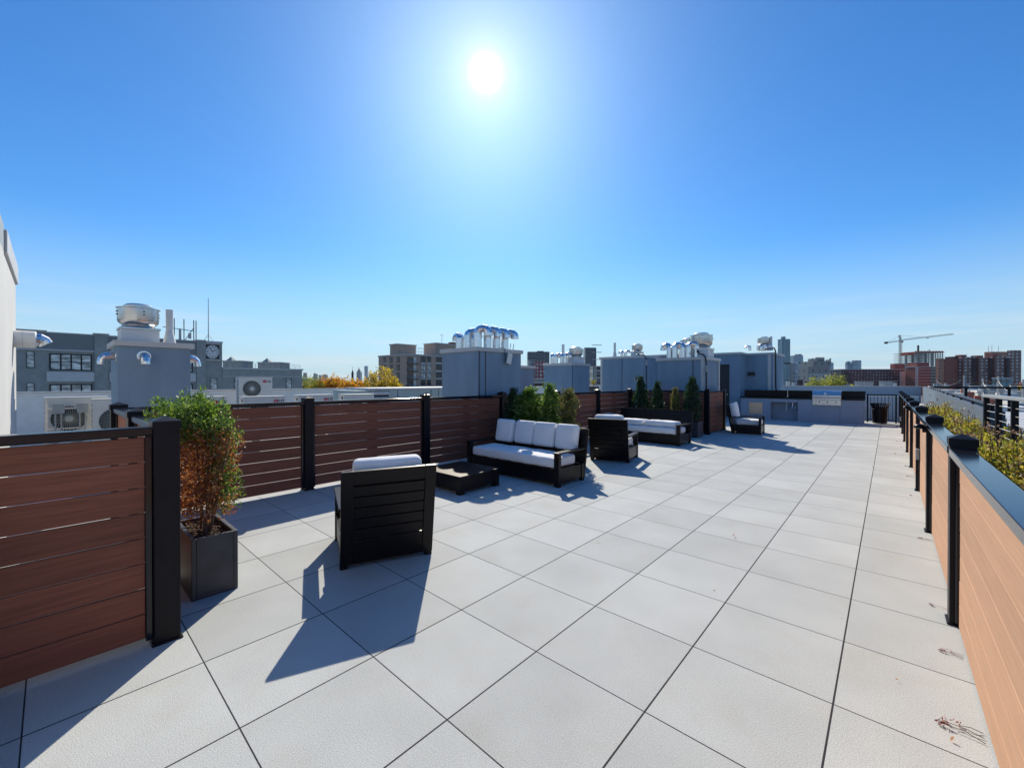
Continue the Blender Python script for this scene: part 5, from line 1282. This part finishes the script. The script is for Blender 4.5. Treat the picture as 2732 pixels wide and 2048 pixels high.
t, w, h = block('apartment_tower', 'dark building with pale balcony floors between two bulkheads', 'building', 1573, 1602, 976, 210, 14, T_BALC)
q = MB()
for i in range(10): q.box(-w/2-0.5, w/2+0.5, -0.9, -0.01, 1.5+i*3.6, 1.75+i*3.6)
q.build('balcony_slab', M_CONC, t)
t, w, h = far('slender teal glass tower right of the stair bulkhead', 2075, 2107, 904, 1200, T_TEAL, 34, ((0.34, 0.62, 7),), name='office_tower', group='middle distance towers')
q = MB()
for i in range(7): q.box(-w/2+w*i/6-0.6, -w/2+w*i/6+0.6, -1.2, -0.01, 0.1, h)
q.build('fin', tower_mat('pale_teal_fin', (0.30, 0.48, 0.52), (0.3, 0.48, 0.52), 50, 50), t)
part_box(t, 'mechanical_band', -w/2-0.4, w/2+0.4, -1.6, -1.21, h*0.48, h*0.51, M_DARK)
far('pale blue grey tower right of the slender teal tower', 2108, 2143, 948, 1300, T_GLASS, 30, ((0.5, 1.0, 4),), name='office_tower', group='middle distance towers')
far('lower blue tower in front of the pale blue grey tower', 2106, 2122, 968, 1200, T_BLUE, 20, name='office_tower', group='middle distance towers')
far('small pale tower behind the right shoulder of the stepped stone building', 2209, 2224, 967, 900, T_GLASS, 14, ((0.1, 0.6, 3),), name='office_tower', group='middle distance towers')
far('left half of the distant pale twin block above the dark brick row', 2255, 2274, 966, 950, T_GLASS, 16, ((0.3, 0.75, 3),), name='office_tower', group='middle distance towers')
far('right half of the distant pale twin block above the dark brick row', 2272, 2298, 961, 940, T_GLASS, 18, name='office_tower', group='middle distance towers')
t, w, h = block('stone_building', 'stepped grey stone building with a crenellated top', 'building', 2131, 2214, 977, 350, 20, T_STONE)
q = MB(); sc = 350/FPX
q.box(-w/2+17*sc, -w/2+66*sc, 2, 16, h+0.01, h+14*sc); q.box(-w/2+31*sc, -w/2+53*sc, 4, 14, h+14*sc+0.01, h+22*sc)
for x in (17, 23, 29, 36, 42, 48, 55, 60, 65): q.box(-w/2+(x-1)*sc, -w/2+(x+1)*sc, 1.9, 3, h+14*sc+0.01, h+(22 if x in (17, 65) else 18)*sc)
for x in (32, 37, 42, 47, 52): q.box(-w/2+(x-1)*sc, -w/2+(x+1)*sc, 3.9, 5, h+22*sc+0.01, h+25*sc)
q.build('stepped_top', T_STONE, t)
part_box(t, 'pale_lower_front', -w/2+0.5, w/2-0.5, -1.0, -0.01, 0.02, h-20*sc, M_CONC)
for r_ in range(3):
    for c_ in range(5): window(t, (-w/2+3+c_*(w-6)/4, -1.003, h-24*sc-r_*4-0.8), R(-90), 1.0, 1.7, 1, 1, pm=M_PANE_D)
t, w, h = block('brick_row_building', 'long dark brick building with rows of small windows below the crane', 'building', 2215, 2413, 986, 500, 18, T_LONG, 0, None, 0.8, M_CONC)
part_box(t, 'left_section', -w/2-0.3, -w/2+23*500/FPX, -1.5, -0.01, 0.02, h-3.5, B_DARK)
part_box(t, 'right_pier', w/2-6, w/2, -1.2, -0.01, 0.02, h-2, M_CONC)
t2, w, h = block('brick_penthouse', 'dark red box standing on the long dark brick building', 'building', 2375, 2414, 970, 520, 14, B_RED, 0, None)
t, w, h = block('low_building', 'low brown roofed building in front of the long dark brick building', 'building', 2279, 2330, 1019, 210, 12, M_CONC, 0, 'low buildings behind the far parapet', 0.3)
t, w, h = block('low_building', 'second low brown roofed building farther right, behind the far parapet', 'building', 2345, 2392, 1018, 215, 12, M_CONC, 0, 'low buildings behind the far parapet', 0.3)
for i, (u0, u1, v, d) in enumerate(((2096, 2108, 1016, 140), (2112, 2121, 1019, 135), (2126, 2142, 1015, 150), (2146, 2156, 1020, 130), (2256, 2276, 1024, 160), (2383, 2393, 1021, 120))):
    block('rooftop_hut', ('white rooftop hut nearest the stair bulkhead', 'small white rooftop hut second from the stair bulkhead', 'dark roofed rooftop hut third from the stair bulkhead', 'small hut at the left foot of the yellow green trees', 'pale hut at the right foot of the yellow green trees', 'white rooftop box above the far parapet near the crane')[i],
          'roof structure', u0, u1, v, d, 4, (M_WHITE, M_WHITE, B_DARK, M_CONC, M_GREYBOX, M_WHITE)[i], 0, 'rooftop huts beyond the far parapet', 0.3, M_CONDUIT)
# building under construction and crane
d = 600; t, w, h = block('construction_frame', 'concrete building under construction with red formwork on top', 'building', 2414, 2502, 1003, d, 30, T_LONG)
q = MB(); nf = 12; sc = d/FPX; fh = (1003-941)*sc/nf
for i in range(nf+1): q.box(-w/2-2+(0.7 if i % 3 else 0), w/2+8-(1.2 if i % 2 else 0), -2, 32, h+i*fh, h+i*fh+0.55)
for k in range(13):
    x = -w/2+(w+6)*k/12; MB().box(x-0.35, x+0.35, -1, 0, h+0.551, h+nf*fh+0.2).build('column', M_CONC, t)
    if k % 3 == 0: MB().box(x-0.35, x+2.5, 14, 15, h+0.552, h+nf*fh+0.1).build('column', M_CONC, t)
q.build('floor_slab', M_CONC, t)
q = MB(); zt = h+nf*fh+0.56
q.box(-w/2-1, w/2+6, -2.2, -1.4, zt, zt+1.7); q.box(-w/2+4, w/2-4, 4, 20, zt, zt+1.2); q.box(-w/2-2.2, -w/2-1.5, -2, 20, zt-fh, zt+0.8)
q.build('formwork', mat('red_orange_formwork', (0.5, 0.07, 0.03)), t)
q = MB()
for i in range(10): q.box(-w/2+i*(w+5)/9-0.3, -w/2+i*(w+5)/9+0.3, -1.3, -0.7, zt, zt+2.4)
q.tube([(-4, 8, zt), (-4, 8, zt+11)], 1.2, 6); q.tube([(12, 8, zt), (12, 8, zt+5)], 0.5, 5); q.build('scaffold_mast', M_CONDUIT, t)
t, w, h = block('brick_building', 'purple red banded building below the construction site', 'building', 2416, 2500, 979, 480, 16, B_RED, 0, None, 0.8, M_CONC)
q = MB()
for i in range(7): q.box(-w/2-0.2, w/2+0.2, -0.25, -0.01, h-3.4*i-2.4, h-3.4*i-1.9)
q.build('floor_band', M_CONC, t)
part_box(t, 'dark_glass_bay', w*0.2, w/2, -0.2, -0.012, 1, h-0.2, M_PANE_D); part_box(t, 'left_pier', -w/2, -w/2+3.5, -0.4, -0.26, 1, h, M_CONC)
part_box(t, 'upper_block', -w/2+4, w*0.22, 2, 14, h+0.81, h+5, B_RED)
cb_ = sp(2402, 1003, 620); cn = thing('tower_crane', 'grey lattice tower crane above the construction building', 'crane', (cb_.x, cb_.y, GZ), YAW)
sc = 620/FPX; zc = sp(2402, 909, 620).z-GZ; zt = sp(2402, 894, 620).z-GZ
def lattice(p0, p1, w_, n, r_):
    m = MB(); p0, p1 = Vector(p0), Vector(p1); dd = (p1-p0).normalized(); a = dd.cross(Vector((0, 1, 0))).normalized(); b = dd.cross(a)
    cs = [(a*x+b*y)*w_/2 for x, y in ((-1, -1), (1, -1), (1, 1), (-1, 1))]
    for c in cs: m.beam(p0+c, p1+c, r_*2)
    for i in range(n):
        q0, q1 = p0.lerp(p1, i/n), p0.lerp(p1, (i+1)/n)
        for k in range(4): m.beam(q0+cs[k], q1+cs[(k+1) % 4], r_*1.3)
    return m
lattice((0, 0, 0), (0, 0, zc), 2.2, 26, 0.22).build('mast', M_GREYBOX, cn)
lattice((0, 0, zc), (-1.2, 0, zt), 1.6, 3, 0.22).build('tower_head', M_GREYBOX, cn)
lattice((0, 0, zc+1), (140*sc, 0, zc+18*sc), 1.5, 34, 0.2).build('jib', M_GREYBOX, cn)
lattice((0, 0, zc), (-38*sc, 0, zc-5*sc), 1.5, 10, 0.2).build('counter_jib', M_GREYBOX, cn)
MB().box(-41*sc, -36*sc, -1.5, 1.5, zc-8*sc, zc-2.5*sc).build('counterweight', M_CONDUIT, cn)
MB().box(0.9, 3.2, -1.2, 1.2, zc-2.6, zc-0.2).build('cab', M_CONDUIT, cn)
MB().box(70*sc, 75*sc, -0.8, 0.8, zc+6.2*sc, zc+7.6*sc).build('trolley', M_CONDUIT, cn)
q = MB(); q.tube([(-1.2, 0, zt), (-30*sc, 0, zc-4*sc+0.8)], 0.15, 4); q.tube([(-1.2, 0, zt), (55*sc, 0, zc+7.2*sc+1.6)], 0.15, 4); q.build('tie_rod', M_GREYBOX, cn)
# brick complex at the right
t, w, h = block('brick_building', 'red brick slab with a sunlit orange end wall', 'building', 2502, 2566, 957, 430, 16, B_RED, R(0))
part_box(t, 'sunlit_end', -w/2-5.4, -w/2-0.01, 0.5, 4, 0.02, h+0.2, T_BANDL)  # end wall of the red slab, sunlight painted in as orange brick
part_box(t, 'rooftop_box', w*0.22, w*0.62, 3, 12, h+0.01, h+2.6, B_DARK)
for i, (u0, u1, v) in enumerate(((2556, 2602, 952), (2596, 2648, 954), (2640, 2690, 951))):
    t, w, h = block('brick_building', ('dark brick apartment block with white window bands, left of three', 'dark brick apartment block with white window bands, middle of three', 'dark brick apartment block with white window bands, right of three')[i], 'building', u0, u1, v, 425-i*4, 14, T_BAND, 0, 'dark brick apartment blocks')
    part_box(t, 'stair_pier', w*0.28, w*0.5, -1.8, -0.01, 0.02, h-1.5, B_DARK)
    part_box(t, 'roof_hut', -w*0.3, w*0.15, 4, 10, h+0.01, h+2.5, B_RED)
t, w, h = block('brick_building', 'tallest brown brick tower at the right end of the brick complex', 'building', 2687, 2725, 934, 420, 16, T_BAND)
t, w, h = block('brick_building', 'orange sunlit brick tower behind the brick complex', 'building', 2626, 2690, 938, 455, 22, T_BANDL)
part_box(t, 'gable_block', -w/2-2, -w*0.05, -0.8, -0.01, 0.02, h-2, T_BANDL)
q = MB()
for x in (-0.3, -0.1, 0.3): q.tube([(w*x, 6, h), (w*x, 6, h+8-4*abs(x))], 0.2, 4)
q.build('roof_aerial', M_GREYBOX, t)
block('teal_building', 'dark teal glass building at the right edge among the rooftops', 'building', 2648, 2700, 1010, 190, 14, T_TEAL, 0, None, 0.5, M_CONC)

# ---------------------------------------------------------------- row houses, poles and wires on the right
cols = [('brick red', B_RED), ('cream', M_SPANDREL), ('tan brick', B_TAN), ('white', M_WHITE), ('dark brick', B_DARK), ('grey', M_CONC)]
hw = []
k = 0
ordn = ['first', 'second', 'third', 'fourth', 'fifth', 'sixth', 'seventh', 'eighth', 'ninth', 'tenth', 'eleventh', 'twelfth', 'thirteenth', 'fourteenth', 'fifteenth', 'sixteenth', 'seventeenth', 'eighteenth', 'nineteenth', 'twentieth', 'twenty first', 'twenty second', 'twenty third', 'twenty fourth', 'twenty fifth', 'twenty sixth', 'twenty seventh', 'twenty eighth']
rr = random.Random(21)
for Y in (37, 46, 56, 68, 82, 98, 118, 142, 172, 208, 250):
    xs = 3.0 if Y < 60 else Y*0.052
    n = max(1, int((Y*0.162-xs)/6.4)+1)
    for j in range(n):
        if k >= len(ordn): break
        cn_, m = cols[(k*5+j*3) % 6]; x0 = xs+j*6.5; zt = -0.3-rr.uniform(0.2, 2.6)-(0.6 if Y < 60 else 0)
        t = thing('row_house', '%s flat roofed row house, %s counting away from the cable railing' % (cn_, ordn[k]), 'house', (x0+3, Y, GZ), 0, 'row houses on the right')
        h = zt-GZ
        part_box(t, 'wall', -3, 3, 0, 8.2, 0.01, h, m)
        c_ = MB(); c_.box(-3.15, 3.1, -0.18, 8.3, h+0.002, h+0.35); c_.build('cornice', (M_WHITE, M_CONC, M_CONDUIT)[k % 3], t)
        part_box(t, 'roof', -2.8, 2.8, 0.1, 8.0, h+0.351, h+0.36, (M_CONDUIT, M_ROOF, M_GREYBOX)[(k+1) % 3])
        if Y < 130:
            for zz_ in (1.9, 5.0):
                for x in (-1.9, 0, 1.9): window(t, (x, -0.003, h-zz_), R(-90), 0.95, 1.7, 1, 2, fm=M_WHITE, pm=M_PANE_D)
                for y in (1.6, 4.1, 6.6): window(t, (-3.003, y, h-zz_), R(180), 0.95, 1.7, 1, 2, fm=M_WHITE, pm=M_PANE_D)
        ch = MB(); ch.box(1.8, 2.6, 5.5, 6.4, h+0.361, h+1.2+0.4*(k % 3)); ch.build('chimney', B_RED if k % 2 else M_CONC, t)
        if k % 2 == 0:
            part_box(t, 'roof_hatch', -1.6, 0.4, 3, 5.5, h+0.361, h+1.5, (M_WHITE, M_GREYBOX)[k % 4 // 2])
        k += 1
poles = []
for i, (u, d_, v, lab) in enumerate(((2572, 62, 1001, 'wooden utility pole nearest the grey parapet'), (2622, 58, 1009, 'wooden utility pole in front of the dark brick blocks'), (2663, 52, 1004, 'pale utility pole in front of the teal building'), (2730, 46, 1012, 'utility pole at the right edge'), (2500, 120, 1012, 'distant utility pole before the orange end wall'))):
    a = sp(u, v, d_); t = thing('utility_pole', lab, 'utility pole', (a.x, a.y, GZ), 0.3, 'utility poles over the row houses'); h = a.z-GZ
    MB().tube([(0, 0, 0), (0, 0, h)], [0.17, 0.11], 8).build('pole', M_CONC, t)
    MB().beam((-1.1, 0, h-0.6), (1.1, 0, h-0.6), 0.12).build('cross_arm', M_STEM, t)
    MB().cyl((0.3, 0, h-2.2), (0.3, 0, h-1.2), 0.22).build('transformer', M_GREYBOX, t)
    poles.append(a)
order = [4, 0, 1, 2, 3]
for i in range(4):
    a, b = poles[order[i]], poles[order[i+1]]
    for j, (dz, sag) in enumerate(((-0.5, 1.1), (-1.8, 1.7))):
        m = MB(); m.tube([a.lerp(b, s/10)+Vector((0, 0, dz-sag*4*(s/10)*(1-s/10))) for s in range(11)], 0.022, 4)
        tag(m.build('overhead_wire', M_GREYBOX), '%s sagging wire of the %s span between the utility poles from the left' % (('upper', 'lower')[j], ordn[i]), 'wire', 'sagging wires between the utility poles')
t = thing('parapet_wall', 'white neighbouring parapet at the right edge behind the cable railing', 'parapet', (1.5, 9.5, GZ)); MB().box(0, 3.0, 0, 8, 0.01, 14.7).build('wall', M_WHITE, t)
MB().box(-0.05, 3.05, -0.05, 8.05, 14.701, 14.75).build('coping', M_TRIM, t)

# ---------------------------------------------------------------- the air itself
hz = MB().box(-7600, 7600, -2000, 8200, -15.5, 270).build('haze', mat('haze_air', (1, 1, 1)))
hz['kind'] = 'stuff'; hz['label'] = 'thin pale haze over the city'
hn, hl = nodes(MATS['haze_air']); hn.clear()
ho = hn.new('ShaderNodeOutputMaterial'); hv = hn.new('ShaderNodeVolumePrincipled')
hv.inputs['Color'].default_value = (0.80, 0.90, 1.0, 1); hv.inputs['Density'].default_value = 0.00003
hl.new(hv.outputs[0], ho.inputs['Volume'])
